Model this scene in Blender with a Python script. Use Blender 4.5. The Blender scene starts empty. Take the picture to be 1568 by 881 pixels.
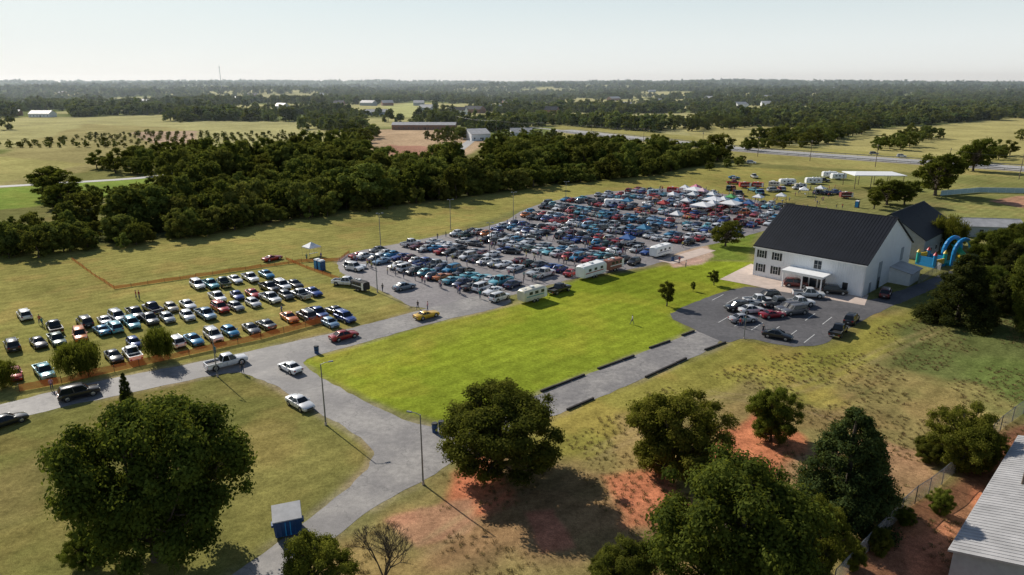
import bpy, bmesh, math, random
import numpy as np
from mathutils import Vector, Matrix
random.seed(7); rng=np.random.default_rng(7)
scene=bpy.context.scene
# ---------------------------------------------------------------- survey
# ground survey: readings of the photograph converted to metres on the ground
H=40.0; F=1045.33; TH=math.radians(16.8); CT=math.cos(TH); ST=math.sin(TH)
def G(px,py,z=0.0):
    u=px-784.0; v=py-440.5
    d=max(F*ST+v*CT,1.5)
    k=(H-z)/d
    return (u*k,(F*CT-v*ST)*k)
def GP(l): return [G(*p) for p in l]
# ---------------------------------------------------------------- noise / terrain
def vnoise(x,y,scale,seed=0):
    x=np.asarray(x,float)/scale; y=np.asarray(y,float)/scale
    xi=np.floor(x); yi=np.floor(y); fx=x-xi; fy=y-yi
    fx=fx*fx*(3-2*fx); fy=fy*fy*(3-2*fy)
    def h(a,b):
        s=np.sin(a*127.1+b*311.7+seed*74.7)*43758.5453
        return s-np.floor(s)
    return (h(xi,yi)*(1-fx)+h(xi+1,yi)*fx)*(1-fy)+(h(xi,yi+1)*(1-fx)+h(xi+1,yi+1)*fx)*fy
def fbm(x,y,scale,seed=0,o=3):
    t=0;a=1;n=0
    for i in range(o):
        t=t+a*vnoise(x,y,scale/(2**i),seed+i*13); n+=a; a*=.5
    return t/n
def sstep(a,b,x):
    t=np.clip((x-a)/(b-a),0,1); return t*t*(3-2*t)
def sdf(x,y,poly):
    """signed distance, negative inside"""
    n=len(poly); best=np.full(x.shape,1e18); ins=np.zeros(x.shape,bool)
    for i in range(n):
        ax,ay=poly[i]; bx,by=poly[(i+1)%n]
        ex,ey=bx-ax,by-ay; wx=x-ax; wy=y-ay
        t=np.clip((wx*ex+wy*ey)/max(ex*ex+ey*ey,1e-9),0,1)
        best=np.minimum(best,(wx-ex*t)**2+(wy-ey*t)**2)
        c=((ay>y)!=(by>y))
        den=(by-ay) if abs(by-ay)>1e-9 else 1e-9
        ins^= c & (x < ex*(y-ay)/den+ax)
    d=np.sqrt(best); return np.where(ins,-d,d)
def inpoly(x,y,poly,m=0.0):
    x=np.atleast_1d(np.asarray(x,float)); y=np.atleast_1d(np.asarray(y,float))
    return sdf(x,y,poly)<-m
BANK=GP([(900,700),(960,650),(1100,560),(1230,545),(1420,480),(1620,500),(1700,760),(1500,1000),(900,1000),(760,900),(700,800),(760,760)])
def terrain(x,y):
    x=np.atleast_1d(np.asarray(x,float)); y=np.atleast_1d(np.asarray(y,float))
    d=np.hypot(x,y)
    z=(fbm(x,y,900,3,3)-.5)*50*sstep(700,2600,d)
    z=z+30*sstep(2500,7500,d)
    near=(d<200)
    if near.any():
        m=np.zeros_like(z)
        s=sdf(x[near],y[near],BANK)
        m[near]=sstep(0,7,-s)
        z=z+m*((fbm(x,y,16,8,3)-.5)*2.4)
    return z
def tz(x,y): return float(terrain(x,y)[0])
# ---------------------------------------------------------------- node helpers
def newmat(name):
    m=bpy.data.materials.new(name); m.use_nodes=True
    nt=m.node_tree; nt.nodes.clear()
    out=nt.nodes.new('ShaderNodeOutputMaterial')
    return m,nt,out
def N(nt,t,**kw):
    n=nt.nodes.new(t)
    for k,v in kw.items():
        if k in n.inputs: n.inputs[k].default_value=v
        else: setattr(n,k,v)
    return n
def noise_node(nt,scale,detail=4,rough=.55,coord=None):
    n=N(nt,'ShaderNodeTexNoise'); n.inputs['Scale'].default_value=scale
    n.inputs['Detail'].default_value=detail; n.inputs['Roughness'].default_value=rough
    if coord is not None: nt.links.new(coord,n.inputs['Vector'])
    return n
def maprange(nt,src,a,b,c,d):
    n=N(nt,'ShaderNodeMapRange'); nt.links.new(src,n.inputs['Value'])
    for i,v in zip(('From Min','From Max','To Min','To Max'),(a,b,c,d)): n.inputs[i].default_value=v
    return n.outputs['Result']
def mathn(nt,op,a,b=None):
    n=N(nt,'ShaderNodeMath'); n.operation=op
    for i,v in enumerate((a,b)):
        if v is None: continue
        if isinstance(v,(int,float)): n.inputs[i].default_value=v
        else: nt.links.new(v,n.inputs[i])
    return n.outputs[0]
def mixc(nt,f,a,b,mode='MIX'):
    n=nt.nodes.new('ShaderNodeMix'); n.data_type='RGBA'; n.blend_type=mode
    def s(i,v):
        if isinstance(v,(int,float)): n.inputs[i].default_value=v
        elif isinstance(v,tuple): n.inputs[i].default_value=(v[0],v[1],v[2],1)
        else: nt.links.new(v,n.inputs[i])
    s(0,f); s(6,a); s(7,b); return n.outputs[2]
def simple(name,col,rough=.7,metal=0.0,var=.25,scale=1.5,coat=0,bump=0,ribs=None,objcol=False,spec=.5):
    m,nt,out=newmat(name)
    b=N(nt,'ShaderNodeBsdfPrincipled'); nt.links.new(b.outputs[0],out.inputs[0])
    b.inputs['Roughness'].default_value=rough; b.inputs['Metallic'].default_value=metal; b.inputs['Specular IOR Level'].default_value=spec
    if coat: b.inputs['Coat Weight'].default_value=coat; b.inputs['Coat Roughness'].default_value=.08
    tc=N(nt,'ShaderNodeTexCoord').outputs['Object']
    nz=noise_node(nt,scale,5,.6,tc)
    f=maprange(nt,nz.outputs['Fac'],.3,.7,1-var,1+var*.6)
    if objcol:
        oi=N(nt,'ShaderNodeObjectInfo'); base=oi.outputs['Color']
    else:
        r=N(nt,'ShaderNodeRGB'); r.outputs[0].default_value=(col[0],col[1],col[2],1); base=r.outputs[0]
    vm=N(nt,'ShaderNodeVectorMath'); vm.operation='SCALE'
    nt.links.new(base,vm.inputs[0]); nt.links.new(f,vm.inputs['Scale'])
    nt.links.new(vm.outputs[0],b.inputs['Base Color'])
    if bump or ribs:
        bp=N(nt,'ShaderNodeBump'); bp.inputs['Distance'].default_value=.05 if ribs else bump
        bp.inputs['Strength'].default_value=.9
        if ribs:
            w=N(nt,'ShaderNodeTexWave'); w.bands_direction=ribs[0]; w.inputs['Scale'].default_value=ribs[1]
            nt.links.new(tc,w.inputs['Vector']); nt.links.new(mathn(nt,'POWER',w.outputs['Fac'],6.0),bp.inputs['Height'])
        else: nt.links.new(nz.outputs['Fac'],bp.inputs['Height'])
        nt.links.new(bp.outputs[0],b.inputs['Normal'])
    return m
def foliage(name,dark,light,trans=.35,vr=(.7,1.3),tc_=(.2,.22,.02)):
    m,nt,out=newmat(name)
    at=N(nt,'ShaderNodeAttribute'); at.attribute_name='lv'
    oi=N(nt,'ShaderNodeObjectInfo')
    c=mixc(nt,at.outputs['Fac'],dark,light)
    hs=N(nt,'ShaderNodeHueSaturation')
    nt.links.new(maprange(nt,oi.outputs['Random'],0,1,.465,.52),hs.inputs['Hue'])
    nt.links.new(maprange(nt,mathn(nt,'FRACT',mathn(nt,'MULTIPLY',oi.outputs['Random'],7.3)),0,1,vr[0],vr[1]),hs.inputs['Value'])
    nt.links.new(c,hs.inputs['Color'])
    d=N(nt,'ShaderNodeBsdfDiffuse')
    t=N(nt,'ShaderNodeBsdfTranslucent')
    nt.links.new(hs.outputs[0],d.inputs['Color'])
    nt.links.new(mixc(nt,.6,hs.outputs[0],tc_),t.inputs['Color'])
    mx=N(nt,'ShaderNodeMixShader'); mx.inputs[0].default_value=trans
    nt.links.new(d.outputs[0],mx.inputs[1]); nt.links.new(t.outputs[0],mx.inputs[2])
    nt.links.new(mx.outputs[0],out.inputs[0]); return m
M={}
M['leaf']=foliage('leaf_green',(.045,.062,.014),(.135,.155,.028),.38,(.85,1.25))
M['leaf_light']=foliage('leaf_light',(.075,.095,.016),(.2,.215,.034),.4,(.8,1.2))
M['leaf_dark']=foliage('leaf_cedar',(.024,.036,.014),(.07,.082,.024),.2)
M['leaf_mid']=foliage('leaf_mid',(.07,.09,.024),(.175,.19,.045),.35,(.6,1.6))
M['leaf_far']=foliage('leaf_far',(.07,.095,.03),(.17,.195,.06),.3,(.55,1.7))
M['dry']=foliage('dry_grass',(.16,.12,.05),(.28,.23,.1),.2,(.8,1.2),(.3,.25,.1))
M['bark']=simple('bark',(.09,.07,.05),.95,var=.4,scale=6,bump=.03)
M['paint']=simple('car_paint',(1,1,1),.32,.15,var=.04,coat=.7,objcol=True)
M['glass']=simple('car_glass',(.015,.018,.02),.06,0,var=.05)
M['tyre']=simple('tyre',(.02,.02,.02),.85)
M['rim']=simple('wheel_rim',(.45,.45,.46),.3,.8)
M['trim']=simple('dark_trim',(.025,.025,.027),.6)
M['chrome']=simple('chrome',(.6,.6,.6),.2,.9)
M['lamp_w']=simple('headlamp',(.75,.75,.72),.15)
M['lamp_r']=simple('tail_lamp',(.35,.02,.015),.25)
M['plate']=simple('plate',(.6,.6,.6),.5)
M['obj']=simple('fabric_coloured',(1,1,1),.75,var=.12,scale=3,objcol=True)
M['skin']=simple('skin',(.45,.27,.19),.6)
M['hair']=simple('hair',(.05,.03,.02),.7)
M['denim']=simple('denim',(.05,.07,.13),.85)
M['shoe']=simple('shoe',(.08,.08,.08),.7)
M['white']=simple('white_siding',(.85,.855,.86),.55,var=.05,scale=.6,ribs=('X',.7))
M['whitey']=simple('white_siding_gable',(.85,.855,.86),.55,var=.05,scale=.6,ribs=('Y',.7))
M['whitep']=simple('white_paint',(.82,.82,.81),.5,var=.08)
M['roofd']=simple('dark_metal_roof',(.011,.013,.018),.55,0,var=.3,scale=.4,spec=.22)
M['roofg']=simple('grey_metal_roof',(.40,.39,.385),.55,0,var=.25,scale=.5)
M['lid']=simple('grey_lid',(.4,.4,.41),.6,0,var=.2)
M['wallg']=simple('grey_wall',(.33,.36,.38),.7,var=.15)
M['brick']=simple('brick_wall',(.28,.16,.11),.85,var=.3,scale=2)
M['winglass']=simple('window_glass',(.03,.04,.05),.08)
M['black']=simple('black_paint',(.02,.02,.022),.5)
M['steel']=simple('galvanised_steel',(.22,.23,.24),.5,.5)
M['wood']=simple('weathered_timber',(.16,.12,.09),.9,var=.35,scale=4)
M['darkwood']=simple('creosoted_timber',(.035,.03,.028),.9,var=.4,scale=4)
M['blue']=simple('blue_steel',(.015,.07,.2),.5,var=.25)
M['bluevinyl']=simple('blue_vinyl',(.02,.25,.55),.35,var=.1)
M['tealvinyl']=simple('teal_vinyl',(.03,.4,.35),.35,var=.1)
M['redvinyl']=simple('red_vinyl',(.6,.03,.03),.35,var=.1)
M['yelvinyl']=simple('yellow_vinyl',(.75,.5,.03),.35,var=.1)
M['cream']=simple('cream_aluminium',(.68,.64,.52),.4,.1,var=.1)
M['palefence']=simple('pale_blue_fence_boards',(.33,.47,.5),.6,var=.15)
M['concrete']=simple('concrete',(.55,.44,.37),.85,var=.18,scale=.7)
M['gravel']=simple('gravel',(.42,.38,.33),.95,var=.35,scale=2.5,bump=.03)
def netting(name,col,keep):
    m,nt,out=newmat(name)
    b=N(nt,'ShaderNodeBsdfPrincipled'); b.inputs['Base Color'].default_value=(*col,1); b.inputs['Roughness'].default_value=.6
    t=N(nt,'ShaderNodeBsdfTransparent'); mx=N(nt,'ShaderNodeMixShader')
    nz=noise_node(nt,14,2,.5,N(nt,'ShaderNodeTexCoord').outputs['Object'])
    nt.links.new(maprange(nt,nz.outputs['Fac'],.35,.65,keep-.15,min(1,keep+.15)),mx.inputs[0])
    nt.links.new(t.outputs[0],mx.inputs[1]); nt.links.new(b.outputs[0],mx.inputs[2]); nt.links.new(mx.outputs[0],out.inputs[0]); return m
M['orange']=netting('orange_netting',(.85,.22,.05),.7)
M['chain']=netting('chain_link',(.5,.5,.5),.42)

def asphalt(name,col,patch,ps=.15,rough=.8,grit=.3):
    m,nt,out=newmat(name)
    b=N(nt,'ShaderNodeBsdfPrincipled'); nt.links.new(b.outputs[0],out.inputs[0])
    b.inputs['Specular IOR Level'].default_value=.4
    tc=N(nt,'ShaderNodeTexCoord').outputs['Object']
    big=noise_node(nt,ps,6,.65,tc); mid=noise_node(nt,1.3,5,.7,tc); fine=noise_node(nt,9,3,.7,tc)
    c=mixc(nt,maprange(nt,big.outputs['Fac'],.42,.62,0,1),col,patch)
    c=mixc(nt,1.0,c,maprange(nt,mid.outputs['Fac'],.3,.7,1-grit,1+grit),'MULTIPLY')
    c=mixc(nt,1.0,c,maprange(nt,fine.outputs['Fac'],.3,.7,.8,1.18),'MULTIPLY')
    vo=N(nt,'ShaderNodeTexVoronoi'); vo.feature='DISTANCE_TO_EDGE'; vo.inputs['Scale'].default_value=.16
    wv=noise_node(nt,.8,3,.6,tc)
    va=N(nt,'ShaderNodeVectorMath'); va.operation='MULTIPLY_ADD'; va.inputs[1].default_value=(2.5,2.5,0)
    nt.links.new(wv.outputs['Color'],va.inputs[0]); nt.links.new(tc,va.inputs[2]); nt.links.new(va.outputs[0],vo.inputs['Vector'])
    c=mixc(nt,maprange(nt,vo.outputs['Distance'],0,.012,.4,0),c,(.03,.03,.03))
    nt.links.new(c,b.inputs['Base Color'])
    nt.links.new(maprange(nt,mid.outputs['Fac'],.3,.7,rough-.08,rough+.1),b.inputs['Roughness'])
    bp=N(nt,'ShaderNodeBump'); bp.inputs['Distance'].default_value=.01; nt.links.new(fine.outputs['Fac'],bp.inputs['Height']); nt.links.new(bp.outputs[0],b.inputs['Normal'])
    return m
M['road']=asphalt('aged_asphalt',(.20,.187,.18),(.29,.27,.25),rough=.7)
M['lot']=asphalt('lot_asphalt',(.20,.182,.182),(.26,.238,.232),.06,.72)
M['lot_dark']=asphalt('dark_asphalt',(.085,.082,.086),(.12,.115,.118),.1)
M['highway']=asphalt('highway_concrete',(.34,.33,.32),(.42,.4,.38),.03)
M['line']=simple('road_paint',(.62,.62,.6),.7,var=.35,scale=2)
# ---------------------------------------------------------------- mesh builder
class MB:
    def __init__(s): s.v=[]; s.f=[]; s.m=[]; s.mats=[]
    def mi(s,k):
        if k not in s.mats: s.mats.append(k)
        return s.mats.index(k)
    def add(s,vs,fs,m):
        o=len(s.v); s.v+= [tuple(p) for p in vs]; i=s.mi(m)
        for f in fs: s.f.append(tuple(o+a for a in f)); s.m.append(i)
    def box(s,x0,x1,y0,y1,z0,z1,m):
        v=[(x0,y0,z0),(x1,y0,z0),(x1,y1,z0),(x0,y1,z0),(x0,y0,z1),(x1,y0,z1),(x1,y1,z1),(x0,y1,z1)]
        s.add(v,[(0,3,2,1),(4,5,6,7),(0,1,5,4),(1,2,6,5),(2,3,7,6),(3,0,4,7)],m)
    def tube(s,p0,p1,r0,r1,m,n=8,caps=True):
        p0=Vector(p0);p1=Vector(p1); d=(p1-p0)
        if d.length<1e-6: return
        q=d.to_track_quat('Z','Y'); vs=[]
        for p,r in ((p0,r0),(p1,r1)):
            for i in range(n):
                a=2*math.pi*i/n; vs.append(p+q@Vector((r*math.cos(a),r*math.sin(a),0)))
        fs=[(i,(i+1)%n,n+(i+1)%n,n+i) for i in range(n)]
        if caps: fs+=[tuple(range(n-1,-1,-1)),tuple(range(n,2*n))]
        s.add(vs,fs,m)
    def path(s,pts,r,m,n=8):
        for a,b in zip(pts[:-1],pts[1:]): s.tube(a,b,r,r,m,n,True)
    def loft(s,rings,m,caps=True):
        n=len(rings[0]); vs=[p for r in rings for p in r]; fs=[]
        for k in range(len(rings)-1):
            for i in range(n): fs.append((k*n+i,k*n+(i+1)%n,(k+1)*n+(i+1)%n,(k+1)*n+i))
        if caps: fs+=[tuple(range(n-1,-1,-1)),tuple((len(rings)-1)*n+i for i in range(n))]
        s.add(vs,fs,m)
    def ball(s,c,r,m,n=8,k=6):
        if isinstance(r,(int,float)): r=(r,r,r)
        rings=[]
        for j in range(k+1):
            t=math.pi*(j+.02)/(k+.04); rings.append([(c[0]+r[0]*math.sin(t)*math.cos(2*math.pi*i/n),c[1]+r[1]*math.sin(t)*math.sin(2*math.pi*i/n),c[2]-r[2]*math.cos(t)) for i in range(n)])
        s.loft(rings,m)
    def mesh(s,name,smooth=True,angle=35):
        me=bpy.data.meshes.new(name); me.from_pydata(s.v,[],s.f)
        for k in s.mats: me.materials.append(M[k])
        me.polygons.foreach_set('material_index',s.m)
        bm=bmesh.new(); bm.from_mesh(me); bmesh.ops.recalc_face_normals(bm,faces=bm.faces); bm.to_mesh(me); bm.free()
        if smooth:
            me.polygons.foreach_set('use_smooth',[True]*len(me.polygons)); me.set_sharp_from_angle(angle=math.radians(angle))
        me.update(); return me
def place(name,me,loc,rz=0,sc=1,color=None,parent=None):
    o=bpy.data.objects.new(name,me); scene.collection.objects.link(o)
    o.location=loc; o.rotation_euler=(0,0,rz)
    o.scale=(sc,sc,sc) if isinstance(sc,(int,float)) else sc
    if color: o.color=(*color,1)
    if parent: o.parent=parent
    return o
def empty(name,loc=(0,0,0),rz=0):
    o=bpy.data.objects.new(name,None); scene.collection.objects.link(o); o.location=loc; o.rotation_euler=(0,0,rz); o.empty_display_size=.5; return o
# ---------------------------------------------------------------- ground zones
ROAD_MAIN=[(-260,700),(-100,672),(0,648),(100,622),(200,602),(330,574),(372,570),(420,590),(480,628),(530,655),(562,678),(575,694),(566,715),(530,750),(480,790),(400,850),(340,890),(200,1010),(330,1060),(452,885),(480,850),(540,800),(590,766),(650,736),(700,704),(780,662),(870,629),(990,578),(1112,526),(1080,497),(1062,509),(960,549),(830,602),(760,634),(700,655),(664,656),(610,640),(560,615),(500,584),(455,552),(540,530),(650,498),(795,464),(750,448),(640,476),(520,508),(400,534),(290,558),(150,583),(0,620),(-100,640),(-260,668)]
LOT=[(514,400),(535,387),(640,368),(770,342),(800,322),(840,308),(960,290),(1060,288),(1215,318),(1200,345),(1120,368),(1040,385),(1010,405),(880,426),(800,448),(748,462),(640,476),(585,445),(522,420)]
BLOT=[(1020,484),(1050,468),(1110,446),(1150,438),(1260,452),(1322,464),(1405,436),(1460,412),(1470,425),(1400,455),(1345,478),(1305,500),(1258,530),(1205,531),(1140,517),(1112,527),(1085,515)]
PAD=[(1102,428),(1150,404),(1180,418),(1330,452),(1324,468),(1250,455),(1190,446),(1150,437)]
BELT=[(-250,405),(0,390),(100,384),(200,373),(300,363),(430,334),(550,321),(700,304),(830,286),(960,273),(1080,254),(1115,242),(1040,238),(900,245),(800,248),(720,262),(600,262),(560,245),(520,238),(440,238),(330,252),(280,285),(240,312),(225,335),(130,345),(40,352),(-250,368)]
zones=[ # px polygon, colour, softness m, wobble m
 ([(-400,470),(-100,400),(430,340),(1080,252),(1250,262),(1200,320),(830,310),(640,370),(520,400),(560,430),(640,474),(520,508),(290,558),(0,620),(-400,720)],(.245,.222,.068),4,3),
 ([(455,552),(640,505),(800,464),(880,430),(1010,408),(1095,400),(1160,402),(1110,428),(1150,436),(1110,446),(1020,484),(1062,508),(830,602),(690,655),(560,615)],(.2,.24,.024),2,1.2),
 ([(560,600),(700,560),(900,540),(960,549),(830,602),(700,650)],(.175,.215,.022),6,4),
 ([(455,552),(640,505),(800,464),(760,500),(600,550),(520,590)],(.235,.248,.036),7,4),
 ([(1080,375),(1160,345),(1150,400),(1085,398)],(.13,.17,.03),2,1),
 ([(-400,740),(0,650),(330,574),(372,570),(480,628),(575,694),(530,750),(400,850),(200,1000),(-400,1200)],(.168,.16,.048),3,2),
 ([(-100,760),(60,690),(100,720),(60,800),(-100,860)],(.22,.18,.065),4,4),
 ([(250,700),(420,640),(560,700),(500,760),(380,830)],(.21,.19,.058),6,4),
 ([(870,629),(990,578),(1112,527),(1205,532),(1260,532),(1345,478),(1420,470),(1700,470),(1800,900),(1500,1100),(400,1100),(470,860),(650,736)],(.23,.185,.07),3,2),
 ([(870,629),(1112,527),(1205,532),(1130,590),(960,640),(880,700),(800,720),(780,690)],(.235,.21,.05),3,3),
 ([(1180,590),(1400,480),(1440,490),(1290,600),(1210,620)],(.28,.25,.06),4,4),
 ([(1110,560),(1300,520),(1400,470),(1430,478),(1330,540),(1180,590)],(.27,.24,.055),4,4),
 ([(1400,440),(1700,430),(1800,640),(1560,600),(1380,560)],(.11,.125,.04),6,5),
 ([(1480,560),(1700,540),(1700,680),(1520,640)],(.11,.14,.038),6,5),
 ([(700,715),(760,695),(860,720),(960,760),(1010,800),(900,850),(780,800)],(.21,.145,.07),3,3),
 ([(600,800),(700,740),(800,760),(980,740),(1010,810),(900,881),(640,881)],(.22,.15,.07),3,4),
 ([(680,722),(740,704),(775,770),(725,800),(670,770)],(.42,.16,.08),1.5,2.5),
 ([(925,745),(1010,715),(1050,780),(965,805)],(.42,.17,.085),1.5,2.5),
 ([(1085,655),(1150,630),(1215,655),(1250,700),(1210,745),(1130,735),(1080,705)],(.46,.17,.085),1.5,2.5),
 ([(1200,690),(1330,640),(1440,690),(1400,760),(1240,770)],(.3,.18,.095),2,3),
 ([(1290,900),(1380,790),(1470,720),(1568,650),(1750,640),(1750,1000),(1300,1000)],(.24,.115,.062),1.5,2),
 ([(1480,745),(1520,735),(1545,770),(1480,800)],(.46,.18,.09),1,2),
 ([(1380,820),(1440,810),(1475,870),(1400,900)],(.4,.17,.09),1,2),
 ([(1530,690),(1568,680),(1600,730),(1550,740)],(.4,.17,.09),1,2),
 ([(580,790),(640,762),(710,770),(710,805),(620,835)],(.34,.19,.11),1,2.5),
 ([(790,795),(850,780),(880,835),(820,855)],(.38,.17,.095),1,2.5),
 ([(0,238),(130,190),(250,195),(305,205),(305,222),(240,240),(130,262),(0,290),(-300,320),(-300,245)],(.3,.26,.115),8,12),
 ([(200,203),(300,200),(305,218),(240,222)],(.4,.29,.2),4,5),
 ([(-300,320),(0,288),(240,272),(225,292),(130,306),(0,322),(-300,350)],(.19,.25,.055),4,3),
 ([(-300,260),(0,240),(130,250),(0,282),(-300,300)],(.34,.31,.12),6,5),
 ([(550,200),(640,196),(730,205),(735,225),(700,242),(600,240),(560,225)],(.42,.3,.19),5,8),
 ([(590,222),(700,226),(700,242),(600,240)],(.36,.2,.14),3,5),
 ([(590,160),(640,155),(665,175),(600,182)],(.38,.38,.16),8,9),
 ([(840,190),(1000,203),(1240,226),(1568,240),(1900,255),(1900,285),(1568,275),(1350,262),(1120,248),(1000,225),(860,212)],(.28,.25,.09),5,6),
 ([(1040,192),(1200,184),(1270,200),(1230,218),(1120,222),(1060,207)],(.34,.3,.12),8,12),
 ([(1250,228),(1330,200),(1568,178),(1900,172),(1900,255),(1568,245),(1400,238)],(.34,.3,.12),8,12),
 ([(1240,262),(1900,280),(1900,420),(1480,380),(1440,300),(1300,285),(1200,300)],(.2,.2,.068),4,4),
 ([(1515,308),(1560,300),(1640,306),(1640,322),(1560,318)],(.4,.22,.14),1.5,1),
 ([(1020,398),(1050,378),(1085,376),(1095,392),(1075,405),(1030,410)],(.4,.29,.22),.8,.6),
]
LOTP=GP(LOT)
def ground_colors(x,y):
    d=np.hypot(x,y)
    c=np.zeros((len(x),3))
    c[:]=(.17,.165,.06)
    far=fbm(x,y,170,21,3)
    t=sstep(.42,.58,far)[:,None]
    farc=(1-t)*np.array([.13,.15,.05])+t*np.array([.36,.33,.15])
    k=sstep(380,520,d)[:,None]; c=c*(1-k)+farc*k
    k=sstep(3000,5000,d)[:,None]; c=c*(1-k)+np.array([.09,.11,.05])*k
    wx=(fbm(x,y,9,31,3)-.5)*2; wy=(fbm(x,y,9,57,3)-.5)*2
    wx2=(fbm(x,y,60,33,3)-.5)*2; wy2=(fbm(x,y,60,59,3)-.5)*2
    for poly,col,soft,wob in zones:
        P=GP(poly); a=np.array(P)
        mg=soft+wob+5
        idx=np.where((x>a[:,0].min()-mg)&(x<a[:,0].max()+mg)&(y>a[:,1].min()-mg)&(y<a[:,1].max()+mg))[0]
        if len(idx)==0: continue
        if wob>6: qx=x[idx]+wx2[idx]*wob; qy=y[idx]+wy2[idx]*wob
        else: qx=x[idx]+wx[idx]*wob; qy=y[idx]+wy[idx]*wob
        s=sdf(qx,qy,P); m=(1-sstep(-soft*.5,soft*.5,s))[:,None]
        c[idx]=c[idx]*(1-m)+np.array(col)*m
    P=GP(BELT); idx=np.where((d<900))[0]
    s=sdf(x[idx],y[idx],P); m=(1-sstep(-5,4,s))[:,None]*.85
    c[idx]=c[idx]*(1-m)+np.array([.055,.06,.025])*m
    idx=np.where((d<190))[0]
    s=np.abs(sdf(x[idx],y[idx],GP(ROAD_MAIN))); s=np.minimum(s,np.abs(sdf(x[idx],y[idx],LOTP)))
    m=(1-sstep(.1,1.3,s))*.55*sstep(.3,.6,fbm(x[idx],y[idx],5,77,3)); m=m[:,None]
    c[idx]=c[idx]*(1-m)+np.array([.3,.25,.17])*m
    def track(a,b,w,amt,col):
        A=np.array(G(*a));B=np.array(G(*b)); e=(B-A); L=np.linalg.norm(e); e=e/L
        u=(x-A[0])*e[0]+(y-A[1])*e[1]; v=(x-A[0])*-e[1]+(y-A[1])*e[0]+3*(fbm(x,y,25,41,2)-.5)
        m=np.exp(-((np.abs(v)-.85)/w)**2)*sstep(0,6,u)*sstep(0,6,L-u)*amt*(.4+.9*fbm(x,y,6,19,2)); return m[:,None],np.array(col)
    for t_ in (((1140,625),(1450,500),.35,.6,(.3,.24,.11)),((1210,640),(1500,500),.35,.45,(.1,.11,.035)),((880,720),(1130,590),.35,.5,(.3,.24,.11)),((600,860),(900,700),.4,.45,(.28,.22,.11)),((300,460),(520,420),.4,.4,(.26,.23,.1)),((20,460),(700,350),.5,.35,(.26,.24,.09)),((50,560),(510,470),.5,.4,(.27,.23,.1)),((40,720),(520,640),.45,.3,(.24,.21,.08)),((1050,600),(1330,640),.4,.4,(.28,.2,.12))):
        m,cc=track(*t_); c=c*(1-m)+cc*m
    v=(.7+.6*fbm(x,y,22,71,4))[:,None]; c*=v
    t=(sstep(.5,.7,fbm(x,y,7,91,3))*.35*sstep(500,250,d))[:,None]; c=c*(1-t)+(c*np.array([1.35,1.05,1.1])+np.array([.02,.01,.01]))*t
    t=(sstep(.55,.75,fbm(x,y,12,191,3))*.3*sstep(500,250,d))[:,None]; c=c*(1-t)+c*np.array([.6,.75,.6])*t
    return c*1.12
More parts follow.
